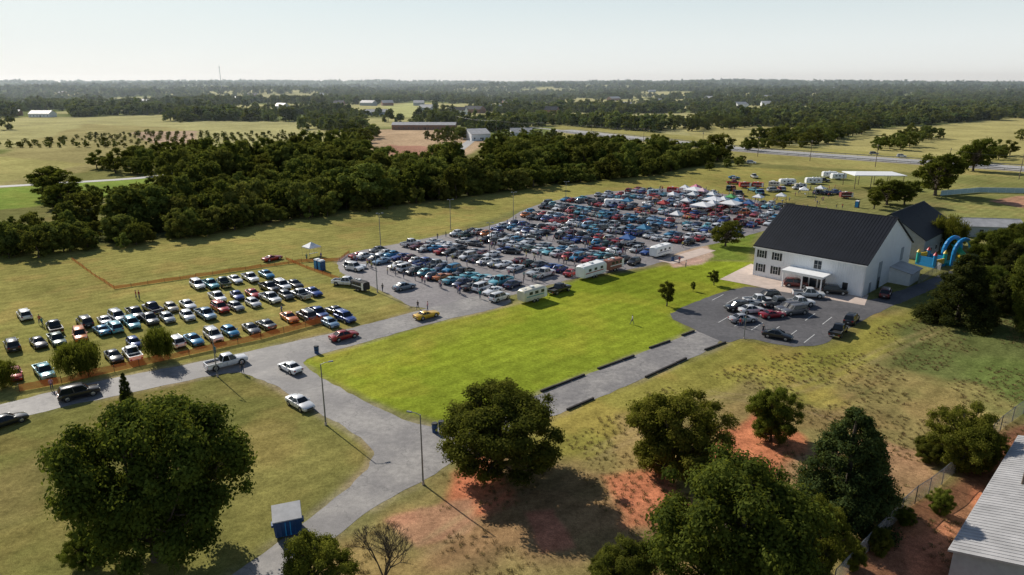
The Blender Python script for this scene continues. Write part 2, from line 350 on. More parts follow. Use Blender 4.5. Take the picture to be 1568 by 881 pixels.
def build_ground():
    fr=np.arange(-62,62.01,.2); bk=np.arange(66,294.1,6.0)
    ang=np.radians(np.concatenate([fr,bk])); na=len(ang)
    r=[12.0]
    while r[-1]<9500: r.append(r[-1]*1.0068+.02)
    r=np.array(r); nr=len(r)
    A,R=np.meshgrid(ang,r); x=(R*np.sin(A)).ravel(); y=(R*np.cos(A)).ravel()
    z=terrain(x,y)
    verts=np.stack([x,y,z],1)
    i=np.arange(nr-1)[:,None]; j=np.arange(na)[None,:]; j2=(j+1)%na
    q=np.stack([i*na+j,i*na+j2,(i+1)*na+j2,(i+1)*na+j],2).reshape(-1,4)
    q=q[:,::-1]
    me=bpy.data.meshes.new('ground')
    nv=len(verts)
    me.vertices.add(nv+0); me.vertices.foreach_set('co',verts.ravel())
    nq=len(q); me.loops.add(nq*4+na); me.polygons.add(nq+1)
    li=np.concatenate([q.ravel(),np.arange(na)[::-1]])
    me.loops.foreach_set('vertex_index',li)
    ls=np.concatenate([np.arange(nq)*4,[nq*4]]); lt=np.concatenate([np.full(nq,4),[na]])
    me.polygons.foreach_set('loop_start',ls); me.polygons.foreach_set('loop_total',lt)
    me.update(calc_edges=True); me.validate()
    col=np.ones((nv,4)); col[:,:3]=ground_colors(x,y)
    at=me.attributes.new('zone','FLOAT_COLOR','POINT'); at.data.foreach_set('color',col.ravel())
    me.polygons.foreach_set('use_smooth',[True]*len(me.polygons))
    m,nt,out=newmat('grass_ground')
    b=N(nt,'ShaderNodeBsdfDiffuse'); nt.links.new(b.outputs[0],out.inputs[0])
    b.inputs['Roughness'].default_value=0
    tc=N(nt,'ShaderNodeTexCoord').outputs['Object']
    a=N(nt,'ShaderNodeAttribute'); a.attribute_name='zone'
    n1=noise_node(nt,.35,6,.65,tc); n2=noise_node(nt,2.2,5,.7,tc); n3=noise_node(nt,11,3,.7,tc)
    c=mixc(nt,1.0,a.outputs['Color'],maprange(nt,n1.outputs['Fac'],.3,.7,.75,1.25),'MULTIPLY')
    c=mixc(nt,1.0,c,maprange(nt,n2.outputs['Fac'],.3,.7,.66,1.34),'MULTIPLY')
    c=mixc(nt,1.0,c,maprange(nt,n3.outputs['Fac'],.3,.7,.62,1.4),'MULTIPLY')
    c=mixc(nt,maprange(nt,n2.outputs['Fac'],.58,.72,0,.3),c,mixc(nt,.5,a.outputs['Color'],(.3,.25,.11)))
    mp=N(nt,'ShaderNodeMapping'); mp.inputs['Rotation'].default_value=(0,0,math.radians(48)); nt.links.new(tc,mp.inputs['Vector'])
    w=N(nt,'ShaderNodeTexWave'); w.inputs['Scale'].default_value=.13; w.inputs['Distortion'].default_value=2.5; w.inputs['Detail'].default_value=3; w.inputs['Detail Scale'].default_value=.4
    nt.links.new(mp.outputs[0],w.inputs['Vector'])
    c=mixc(nt,1.0,c,maprange(nt,w.outputs['Fac'],0,1,.92,1.06),'MULTIPLY')
    nt.links.new(c,b.inputs['Color'])
    bp=N(nt,'ShaderNodeBump'); bp.inputs['Distance'].default_value=.12; bp.inputs['Strength'].default_value=.6
    nt.links.new(mathn(nt,'ADD',n2.outputs['Fac'],mathn(nt,'MULTIPLY',n3.outputs['Fac'],.5)),bp.inputs['Height']); nt.links.new(bp.outputs[0],b.inputs['Normal'])
    me.materials.append(m); place('ground',me,(0,0,0))
build_ground()
# ---------------------------------------------------------------- sheets
def chaikin(p,it=2):
    for _ in range(it):
        q=[]
        for i in range(len(p)):
            a=p[i];b=p[(i+1)%len(p)]
            q+=[(a[0]*.8+b[0]*.2,a[1]*.8+b[1]*.2),(a[0]*.2+b[0]*.8,a[1]*.2+b[1]*.8)]
        p=q
    return p
def sheet(name,px,z,mat,it=2,jit=.25,step=.6,world=False):
    P=px if world else GP(px)
    P=chaikin(P,it); Q=[]
    for i in range(len(P)):
        a=P[i];b=P[(i+1)%len(P)]; L=math.hypot(b[0]-a[0],b[1]-a[1]); n=max(1,int(L/step))
        for k in range(n):
            t=k/n; x=a[0]+(b[0]-a[0])*t; y=a[1]+(b[1]-a[1])*t
            Q.append((x,y))
    Q=np.array(Q)
    Q[:,0]+=(fbm(Q[:,0],Q[:,1],1.7,5,2)-.5)*2*jit; Q[:,1]+=(fbm(Q[:,0],Q[:,1],1.7,15,2)-.5)*2*jit
    me=bpy.data.meshes.new(name); me.from_pydata([(x,y,z) for x,y in Q],[],[tuple(range(len(Q)))])
    bm=bmesh.new(); bm.from_mesh(me)
    if bm.faces and list(bm.faces)[0].normal.z<0: bmesh.ops.reverse_faces(bm,faces=bm.faces)
    bmesh.ops.triangulate(bm,faces=bm.faces); bm.to_mesh(me); bm.free()
    me.materials.append(M[mat]); return place(name,me,(0,0,0))
sheet('access_road',ROAD_MAIN,.016,'road')
sheet('car_park',LOT,.010,'lot',1)
sheet('building_car_park',BLOT,.021,'lot_dark',1)
sheet('concrete_forecourt',PAD,.028,'concrete',0,0.02)
def strip(name,pts,w,z,mat,world=False,lift=True):
    P=pts if world else GP(pts)
    Q=[]
    for a,b in zip(P[:-1],P[1:]):
        L=math.hypot(b[0]-a[0],b[1]-a[1]); n=max(1,int(L/6))
        for k in range(n): t=k/n; Q.append((a[0]+(b[0]-a[0])*t,a[1]+(b[1]-a[1])*t))
    Q.append(P[-1]); Q=np.array(Q)
    for _ in range(6): Q[1:-1]=(Q[:-2]+Q[1:-1]*2+Q[2:])/4
    T=np.gradient(Q,axis=0); T/=np.linalg.norm(T,axis=1)[:,None]; Nn=np.stack([-T[:,1],T[:,0]],1)
    L=Q+Nn*w/2; R=Q-Nn*w/2
    zz=np.array([terrain(l[0],l[1])[0] for l in Q])+z if lift else np.full(len(Q),z)
    v=[(l[0],l[1],h) for l,h in zip(L,zz)]+[(r[0],r[1],h) for r,h in zip(R,zz)]; n=len(Q)
    mb=MB(); mb.add(v,[(i,n+i,n+i+1,i+1) for i in range(n-1)],mat)
    return place(name,mb.mesh(name,False),(0,0,0)),Q,Nn
HWY=[(860,200),(930,208),(1000,215),(1130,229),(1250,238),(1400,248),(1568,259),(1800,274)]
strip('verge_gravel',HWY,27,.04,'gravel')
_,HQ,HN=strip('highway',HWY,21,.3,'highway')
for off in (-9.6,-5,-.4,.4,5,9.6):
    q=[tuple(p) for p in (HQ+HN*off)]; strip('highway_marking',q,.25,.33,'line',True)
strip('country_road',[(-300,300),(-100,292),(0,286),(120,279),(240,272),(300,262)],6,.03,'highway')
strip('country_road',[(690,240),(735,205),(760,190),(860,200)],6,.05,'highway')
strip('stall_path',[(1020,402),(1050,392),(1085,382)],4,.03,'concrete')
AX=np.array([.75,-.66]); AX/=np.linalg.norm(AX); BX=np.array([-AX[1],AX[0]])
def line_seg(mb,a,b,w,z):
    a=np.array(a);b=np.array(b);t=(b-a)/np.linalg.norm(b-a);n=np.array([-t[1],t[0]])*w/2
    mb.add([(*(a+n),z),(*(a-n),z),(*(b-n),z),(*(b+n),z)],[(0,1,2,3)],'line')
LOTW=LOTP; cars=[]; rows=[]
O=np.array(G(560,400))
mb=MB()
k=0; t=1.0
while t<150:
    rows.append(t); s=-30
    while s<110:
        p=O+AX*s+BX*t
        if inpoly(p[0],p[1],LOTW,2.6)[0]:
            line_seg(mb,p+AX*1.45-BX*2.5,p+AX*1.45+BX*2.5,.12,.018)
            cars.append((p[0],p[1],t))
        s+=2.9
    k+=1; t+=5.5 if k%2 else 10.6
place('parking_bay_lines',mb.mesh('parking_bay_lines',False),(0,0,0))
mb=MB(); BP=GP(BLOT)
for i in range(-2,14):
    for c0,l in (((1135,470),5),((1150,506),5)):
        a=np.array(G(*c0))+AX*i*2.9; b=a+BX*l
        if inpoly(a[0],a[1],BP,1)[0] and inpoly(b[0],b[1],BP,1)[0]: line_seg(mb,a,b,.12,.03)
place('parking_bay_lines',mb.mesh('parking_bay_lines2',False),(0,0,0))
# ---------------------------------------------------------------- trees
def quadmesh(name,V,Q,mi,lv,mats):
    me=bpy.data.meshes.new(name); me.vertices.add(len(V)); me.vertices.foreach_set('co',np.asarray(V,dtype=np.float32).ravel())
    nq=len(Q); me.loops.add(nq*4); me.polygons.add(nq)
    me.loops.foreach_set('vertex_index',np.asarray(Q,dtype=np.int32).ravel())
    me.polygons.foreach_set('loop_start',np.arange(nq)*4); me.polygons.foreach_set('loop_total',np.full(nq,4))
    me.polygons.foreach_set('material_index',np.asarray(mi,dtype=np.int32))
    me.update(calc_edges=True)
    a=me.attributes.new('lv','FLOAT','FACE'); a.data.foreach_set('value',np.asarray(lv,dtype=np.float32))
    for k in mats: me.materials.append(M[k])
    return me
def tree_mesh(name,h,cr,base,nclump,nleaf,leaf,leafmat='leaf',shape='round',seed=0,limbs=True,flat=.8,crad=(.2,.34),lobe=.3):
    r=np.random.default_rng(seed); py=random.Random(seed)
    tb=MB()
    ch=(h-base)/2; cz=base+ch
    cen=[];rad=[]
    lobes=r.normal(size=(9,3)); lobes[:,2]=np.abs(lobes[:,2])*.8-.2; lobes/=np.linalg.norm(lobes,axis=1)[:,None]; la=r.uniform(-lobe*1.2,lobe*.8,9)
    for i in range(nclump):
        for _ in range(20):
            d=r.normal(size=3); d/=np.linalg.norm(d)
            if shape=='cone':
                z=r.random()**1.15; R=cr*(1-z)**.62*(.45+.6*r.random())+.1; a=r.random()*6.283
                p=np.array([R*math.cos(a),R*math.sin(a),base+(h-base)*z*.97]); rc=cr*.2*(1.15-z*.65); break
            fr=.3+.68*r.random()**.5
            lob=1+float((la*np.clip(lobes@d,0,1)**5*1.7).sum())+.06*r.normal()
            lob=min(lob,1.16)
            zz=d[2]
            rad_z=1.0 if zz>0 else (1-.12*(-zz))
            p=np.array([d[0]*cr*fr*lob*rad_z,d[1]*cr*fr*lob*rad_z,cz+zz*ch*fr*lob])
            rc=cr*r.uniform(*crad)
            if d[2]>-.9 and p[2]>.4: break
        cen.append(p);rad.append(rc)
    P=[];Nn=[];LV=[]
    per=max(4,int(nleaf/nclump)); mr=np.mean(rad)
    for c,rc in zip(cen,rad):
        n=max(3,int(per*r.uniform(.5,1.5)*(rc/mr)**2)); d=r.normal(size=(n,3)); d/=np.linalg.norm(d,axis=1)[:,None]
        rr=(r.random(n)**.45)*rc*(1+.35*r.normal(size=n)*.6)
        p=c+d*rr[:,None]*np.array([1,1,flat])
        if shape=='weep': 
            dr=r.random(n)**1.5*h*.45; p[:,2]-=dr; p[:,2]=np.maximum(p[:,2],.3)
        P.append(p); nn=d+np.array([0,0,.5])+r.normal(size=(n,3))*.6; Nn.append(nn)
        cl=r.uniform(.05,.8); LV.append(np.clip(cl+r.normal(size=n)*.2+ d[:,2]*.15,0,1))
    P=np.concatenate(P);Nn=np.concatenate(Nn);LV=np.concatenate(LV)
    P[:,2]=np.maximum(P[:,2],.15)
    Nn/=np.linalg.norm(Nn,axis=1)[:,None]
    ref=r.normal(size=P.shape)
    if shape=='weep': ref=np.tile([0.,0,1],(len(P),1))+r.normal(size=P.shape)*.15; Nn[:,2]*=.2; Nn/=np.linalg.norm(Nn,axis=1)[:,None]
    T=ref-(ref*Nn).sum(1)[:,None]*Nn; T/=np.linalg.norm(T,axis=1)[:,None]; B=np.cross(Nn,T)
    sz=leaf*r.uniform(.6,1.35,len(P))[:,None]; wd=.6 if shape!='weep' else .28
    V=np.stack([P+T*sz,P+B*sz*wd+Nn*sz*.15,P-T*sz,P-B*sz*wd+Nn*sz*.15],1).reshape(-1,3)
    Q=np.arange(len(V)).reshape(-1,4)
    def tube(p0,p1,r0,r1,n=6):
        tb.tube(p0,p1,r0,r1,'bark',n,False)
    tr=h*.024+.05; 
    top=cz if shape!='cone' else h*.9
    pts=[Vector((0,0,-.3))]; kk=4
    for i in range(1,kk+1): pts.append(Vector((py.uniform(-.05,.05)*h*.4,py.uniform(-.05,.05)*h*.4,top*i/kk)))
    for i in range(kk): tube(pts[i],pts[i+1],tr*(1-.16*i)*(1.25 if i==0 else 1),tr*(1-.16*(i+1)),8)
    if limbs:
        for c,rc in list(zip(cen,rad))[:80]:
            if shape=='cone': continue
            s=pts[1+py.randrange(kk-1)]
            c=Vector(c); mid=s.lerp(c,.5)+Vector((py.uniform(-.3,.3),py.uniform(-.3,.3),-.25*ch*.3))
            tube(s,mid,tr*.42,tr*.25,5); tube(mid,c,tr*.25,tr*.07,5)
            for _ in range(3):
                e=c+Vector((py.uniform(-1,1),py.uniform(-1,1),py.uniform(-.5,1)))*rc*.8; tube(mid.lerp(c,.6),e,tr*.12,tr*.03,4)
    bv=np.array(tb.v); bq=np.array([f for f in tb.f]); 
    Vall=np.concatenate([V,bv]); Qall=np.concatenate([Q,bq+len(V)])
    mi=np.concatenate([np.zeros(len(Q),int),np.ones(len(bq),int)]); lv=np.concatenate([LV,np.zeros(len(bq))])
    return quadmesh(name,Vall,Qall,mi,lv,[leafmat,'bark'])
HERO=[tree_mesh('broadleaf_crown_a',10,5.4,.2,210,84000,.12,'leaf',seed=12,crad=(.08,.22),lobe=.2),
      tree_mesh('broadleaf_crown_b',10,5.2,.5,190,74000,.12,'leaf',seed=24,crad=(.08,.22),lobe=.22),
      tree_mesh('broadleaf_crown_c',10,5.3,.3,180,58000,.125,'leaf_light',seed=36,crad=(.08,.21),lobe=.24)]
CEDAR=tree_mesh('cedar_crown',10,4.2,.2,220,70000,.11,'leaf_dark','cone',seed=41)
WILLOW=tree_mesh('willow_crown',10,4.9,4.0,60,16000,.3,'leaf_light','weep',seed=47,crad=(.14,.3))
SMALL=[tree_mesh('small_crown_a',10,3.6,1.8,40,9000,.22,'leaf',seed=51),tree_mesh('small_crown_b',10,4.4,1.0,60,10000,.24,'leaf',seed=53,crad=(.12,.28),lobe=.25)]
def tree(name,me,base,hpx_top,wpx=None,mh=10,mr=5.5,rz=None):
    """base px reading; crown top px row; crown width px -> metres"""
    x,y=G(*base); 
    v=hpx_top-440.5
    a=(v*y*CT/F+y*ST)/(CT-v*ST/F); h=H-a
    dep=y*CT+(H-h/2)*ST
    s=h/mh; sw=s if wpx is None else (wpx*dep/F/2)/mr
    return place(name,me,(x,y,tz(x,y)-.05),random.random()*6.28 if rz is None else rz,(sw,sw,s))
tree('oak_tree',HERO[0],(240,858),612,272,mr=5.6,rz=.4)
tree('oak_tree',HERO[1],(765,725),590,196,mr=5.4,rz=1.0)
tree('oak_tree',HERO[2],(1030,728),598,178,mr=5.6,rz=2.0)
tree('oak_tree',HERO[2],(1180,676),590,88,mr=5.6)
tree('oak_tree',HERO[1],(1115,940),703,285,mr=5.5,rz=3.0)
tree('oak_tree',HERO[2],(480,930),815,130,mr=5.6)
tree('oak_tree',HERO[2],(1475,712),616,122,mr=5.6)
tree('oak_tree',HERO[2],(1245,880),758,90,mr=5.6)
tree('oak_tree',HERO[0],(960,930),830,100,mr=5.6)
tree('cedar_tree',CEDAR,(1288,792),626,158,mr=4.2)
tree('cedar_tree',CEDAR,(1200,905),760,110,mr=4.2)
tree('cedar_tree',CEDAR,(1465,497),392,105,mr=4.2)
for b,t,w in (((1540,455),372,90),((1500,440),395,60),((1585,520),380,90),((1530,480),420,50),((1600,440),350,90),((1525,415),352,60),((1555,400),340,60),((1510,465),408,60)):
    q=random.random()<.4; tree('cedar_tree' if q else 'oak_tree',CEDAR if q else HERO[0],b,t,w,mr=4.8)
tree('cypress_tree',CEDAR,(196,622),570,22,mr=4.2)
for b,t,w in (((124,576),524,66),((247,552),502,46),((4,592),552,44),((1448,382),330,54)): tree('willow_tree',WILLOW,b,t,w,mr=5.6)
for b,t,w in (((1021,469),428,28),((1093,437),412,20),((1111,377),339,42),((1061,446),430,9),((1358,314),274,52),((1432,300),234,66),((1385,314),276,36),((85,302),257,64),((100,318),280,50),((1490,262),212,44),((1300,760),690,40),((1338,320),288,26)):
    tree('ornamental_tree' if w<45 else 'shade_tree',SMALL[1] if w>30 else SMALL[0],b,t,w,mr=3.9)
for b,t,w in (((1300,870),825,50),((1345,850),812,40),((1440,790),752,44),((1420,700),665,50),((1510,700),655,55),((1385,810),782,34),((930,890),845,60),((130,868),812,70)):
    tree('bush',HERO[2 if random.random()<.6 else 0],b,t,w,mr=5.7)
def bare(seed):
    p=random.Random(seed); mb=MB()
    def br(a,d,l,r,k):
        b=a+d*l; mb.tube(a,b,r,r*.65,'bark',5,False)
        if k==0: return
        for _ in range(3):
            e=(d+Vector((p.uniform(-.8,.8),p.uniform(-.8,.8),p.uniform(-.1,.5)))).normalized(); br(b,e,l*.74,r*.62,k-1)
    for _ in range(5):
        br(Vector((0,0,-.1)),Vector((p.uniform(-.6,.6),p.uniform(-.6,.6),1)).normalized(),1.5,.08,5)
    return mb.mesh('bare_shrub',False)
x,y=G(588,885); place('bare_shrub',bare(3),(x,y,tz(x,y)),0,1.05)
# ---- instanced masses
def proto_coll(name,meshes):
    c=bpy.data.collections.new(name)
    for m in meshes:
        o=bpy.data.objects.new(m.name,m); c.objects.link(o)
    return c
def instancer(name,coll,P,S,R,I):
    me=bpy.data.meshes.new(name); me.vertices.add(len(P)); me.vertices.foreach_set('co',np.asarray(P,dtype=np.float32).ravel())
    a=me.attributes.new('scl','FLOAT_VECTOR','POINT'); a.data.foreach_set('vector',np.asarray(S,dtype=np.float32).ravel())
    a=me.attributes.new('rotv','FLOAT_VECTOR','POINT'); a.data.foreach_set('vector',np.asarray(R,dtype=np.float32).ravel())
    a=me.attributes.new('pick','INT','POINT'); a.data.foreach_set('value',np.asarray(I,dtype=np.int32))
    o=place(name,me,(0,0,0)); ng=bpy.data.node_groups.new(name,'GeometryNodeTree')
    ng.interface.new_socket('Geometry',in_out='INPUT',socket_type='NodeSocketGeometry'); ng.interface.new_socket('Geometry',in_out='OUTPUT',socket_type='NodeSocketGeometry')
    gi=ng.nodes.new('NodeGroupInput'); go=ng.nodes.new('NodeGroupOutput'); ip=ng.nodes.new('GeometryNodeInstanceOnPoints'); ci=ng.nodes.new('GeometryNodeCollectionInfo')
    ci.inputs['Collection'].default_value=coll; ci.inputs['Separate Children'].default_value=True; ci.inputs['Reset Children'].default_value=True
    ng.links.new(gi.outputs[0],ip.inputs['Points']); ng.links.new(ci.outputs[0],ip.inputs['Instance']); ip.inputs['Pick Instance'].default_value=True
    for nm,dt,sock in (('scl','FLOAT_VECTOR','Scale'),('rotv','FLOAT_VECTOR','Rotation'),('pick','INT','Instance Index')):
        n=ng.nodes.new('GeometryNodeInputNamedAttribute'); n.data_type=dt; n.inputs['Name'].default_value=nm
        so=[s for s in n.outputs if s.name=='Attribute' and s.enabled][0]; ng.links.new(so,ip.inputs[sock])
    ng.links.new(ip.outputs[0],go.inputs[0]); md=o.modifiers.new('instances','NODES'); md.node_group=ng; return o
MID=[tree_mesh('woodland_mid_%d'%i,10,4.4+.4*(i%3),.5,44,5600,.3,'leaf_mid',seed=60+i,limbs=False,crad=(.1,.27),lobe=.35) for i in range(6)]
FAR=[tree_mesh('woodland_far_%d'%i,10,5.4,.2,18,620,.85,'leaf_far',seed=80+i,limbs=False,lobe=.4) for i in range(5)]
cm=proto_coll('woodland_mid_types',MID); cf=proto_coll('woodland_far_types',FAR)
def scatter_poly(px,spacing,hmin=0,hmax=0,excl=[]):
    P=GP(px); a=np.array(P); x0,y0=a.min(0);x1,y1=a.max(0)
    gx,gy=np.meshgrid(np.arange(x0,x1,spacing),np.arange(y0,y1,spacing)); x=gx.ravel()+rng.uniform(-.5,.5,gx.size)*spacing; y=gy.ravel()+rng.uniform(-.5,.5,gx.size)*spacing
    k=sdf(x,y,P)<0
    for e in excl: k&=sdf(x,y,GP(e))>3
    return x[k],y[k]
def put(name,coll,x,y,h,n):
    z=terrain(x,y)-.3; m=len(x); s=h/10
    w=s*rng.uniform(.8,1.3,m)
    instancer(name,coll,np.stack([x,y,z],1),np.stack([w,w,s],1),np.stack([np.zeros(m),np.zeros(m),rng.uniform(0,6.28,m)],1),rng.integers(0,n,m))
x,y=scatter_poly(BELT,7.2)
sd_=sdf(x,y,GP(BELT))
k=(fbm(x,y,26,105,2)<.62)|(sd_>-9); x=x[k];y=y[k]
h=3.5+10*fbm(x,y,30,5,2)*rng.uniform(.4,1.45,len(x))+5*(rng.random(len(x))<.14)
put('creekside_woodland',cm,x,y,h,6)
x,y=scatter_poly(BELT,5.0); put('woodland_understory',cm,x,y,rng.uniform(2,5,len(x)),6)
e=[(-250,405),(0,390),(100,384),(200,373),(300,363),(430,334),(550,321),(700,304),(830,286),(960,273),(1080,254)]
E=GP(e); xs=[];ys=[]
for a,b in zip(E[:-1],E[1:]):
    L=math.hypot(b[0]-a[0],b[1]-a[1])
    for k in range(int(L/1.9)):
        t=k*1.9/L; xx=a[0]+(b[0]-a[0])*t; wob=12*(vnoise(xx,0,28,3)-.5)
        xs.append(xx+random.gauss(0,2.2)); ys.append(a[1]+(b[1]-a[1])*t+random.gauss(0,2)+2-float(wob))
xs=np.array(xs);ys=np.array(ys); put('woodland_edge_scrub',cm,xs,ys,rng.uniform(2.5,8,len(xs)),6)
groups=[([(740,228),(800,222),(1000,228),(1040,240),(900,247),(800,250),(730,250)],8,7,10),
 ([(60,306),(120,300),(130,318),(60,325)],6,4,7),
 ([(1120,236),(1180,212),(1300,196),(1345,202),(1270,222),(1190,230)],9,7,11),
 ([(1330,230),(1400,206),(1440,212),(1370,234)],10,7,10),
 ([(1000,200),(1100,186),(1260,186),(1568,170),(1750,168),(1750,176),(1568,182),(1330,197),(1200,192),(1050,203)],10,8,12),
 ([(510,232),(540,205),(580,208),(560,232)],8,7,11),
 ([(1470,250),(1520,236),(1560,238),(1500,256)],9,6,9),
 ([(1560,215),(1640,205),(1700,215),(1600,228)],9,6,9),
 ([(640,214),(700,206),(720,214),(690,222)],9,6,9),
 ([(120,300),(240,290),(235,312),(130,330)],7,4,7),
 ([(740,215),(780,222),(870,220),(860,212),(830,208)],9,5,8),
 ([(130,262),(240,240),(300,228),(330,250),(280,285),(240,272)],8,7,11),
 ([(445,262),(480,258),(515,262),(515,272),(445,272)],7,13,17),
 ([(1080,262),(1120,246),(1150,248),(1110,262)],7,3,5)]
X=[];Y=[];HH=[]
for px,sp,h0,h1 in groups:
    x,y=scatter_poly(px,sp); k=rng.random(len(x))<.75; X.append(x[k]);Y.append(y[k]);HH.append(rng.uniform(h0*.7,h1*1.05,k.sum()))
put('hedgerow_trees',cm,np.concatenate(X),np.concatenate(Y),np.concatenate(HH),6)
X=[];Y=[]
for r_ in range(7):
    for c_ in range(34):
        p=np.array(G(-40,226))+np.array([6.0*c_,0])*1.0+np.array([r_*4,18.0*r_])
        if rng.random()<.8: X.append(p[0]+rng.normal()*.5);Y.append(p[1]+rng.normal()*.5)
X=np.array(X);Y=np.array(Y); put('orchard_trees',cm,X,Y,rng.uniform(2.2,4.4,len(X)),6)
FARP=[(-900,129),(2400,129),(2400,172),(1568,180),(1330,198),(1260,214),(1120,190),(1050,192),(1000,203),(840,192),(740,205),(700,192),(560,192),(560,245),(300,250),(305,200),(250,193),(130,188),(0,212),(-900,300)]
clear=[[(590,158),(640,154),(668,175),(600,186)],[(30,172),(110,170),(110,182),(20,184)],[(700,172),(760,172),(770,190),(700,190)],[(540,168),(600,166),(600,178),(540,180)],
 [(820,160),(900,158),(910,164),(830,167)],[(400,146),(480,145),(480,149),(410,150)],[(1340,146),(1420,144),(1430,148),(1350,150)],[(960,146),(1060,145),(1060,149),(970,150)],[(150,150),(230,148),(240,153),(150,155)],[(700,150),(790,149),(790,153),(700,154)],[(1150,162),(1230,160),(1240,166),(1150,168)],[(420,178),(470,176),(475,184),(420,186)],[(240,165),(320,163),(325,168),(240,170)]]
PF=GP(FARP); X=[];Y=[];HH=[]
for d0,d1,sp,h0,h1 in ((300,1000,9,7,12),(1000,2000,14,8,14),(2000,3600,21,10,16),(3600,7600,46,12,20)):
    xm=d1*.95; gx,gy=np.meshgrid(np.arange(-xm,xm,sp),np.arange(d0*.5,d1,sp)); x=gx.ravel()+rng.uniform(-.5,.5,gx.size)*sp; y=gy.ravel()+rng.uniform(-.5,.5,gx.size)*sp
    d=np.hypot(x,y); k=(d>=d0)&(d<d1)&(np.abs(x)<y*.95); x=x[k];y=y[k];d=d[k]
    k=(sdf(x,y,PF)<0)|(d>3000)
    for e in clear: k&=sdf(x,y,GP(e))>0
    n=fbm(x,y,170,21,3); k&=(n<.565+rng.normal(size=len(x))*.03)
    k&=(fbm(x,y,60,44,2)<.64)
    x=x[k];y=y[k]; X.append(x);Y.append(y);HH.append(rng.uniform(h0*.6,h1*1.2,len(x))*(.7+.6*fbm(x,y,90,9,2)))
X=np.concatenate(X);Y=np.concatenate(Y);HH=np.concatenate(HH)
put('distant_woodland',cf,X,Y,HH,5)
def tuft():
    r=np.random.default_rng(5); n=50; a=r.uniform(0,6.28,n)
    V=[];Q=[]
    for i in range(n):
        p=np.array([math.cos(a[i]),math.sin(a[i]),0])*r.random()*.35
        d=np.array([math.cos(a[i]),math.sin(a[i]),0]); s=np.array([-d[1],d[0],0])*.02; t=p+d*r.uniform(.05,.15)+np.array([0,0,r.uniform(.1,.25)])
        V+=[p-s,p+s,t+s*.3,t-s*.3]; Q.append([4*i,4*i+1,4*i+2,4*i+3])
    return quadmesh('weed_tuft',np.array(V),np.array(Q),np.zeros(n,int),r.random(n),['dry'])
ct=proto_coll('weed_types',[tuft()])
x,y=scatter_poly([(480,880),(650,740),(870,640),(1130,560),(1430,480),(1700,480),(1750,1000),(480,1000)],.9,0,0,[[(1112,526),(1258,530),(1345,478),(1085,440)]])
k=fbm(x,y,5,66,3)>.5; x=x[k];y=y[k]
instancer('dry_grass_tufts',ct,np.stack([x,y,terrain(x,y)],1),np.repeat(rng.uniform(.4,1.0,len(x))[:,None],3,1),np.stack([x*0,x*0,rng.uniform(0,6,len(x))],1),np.zeros(len(x),int))
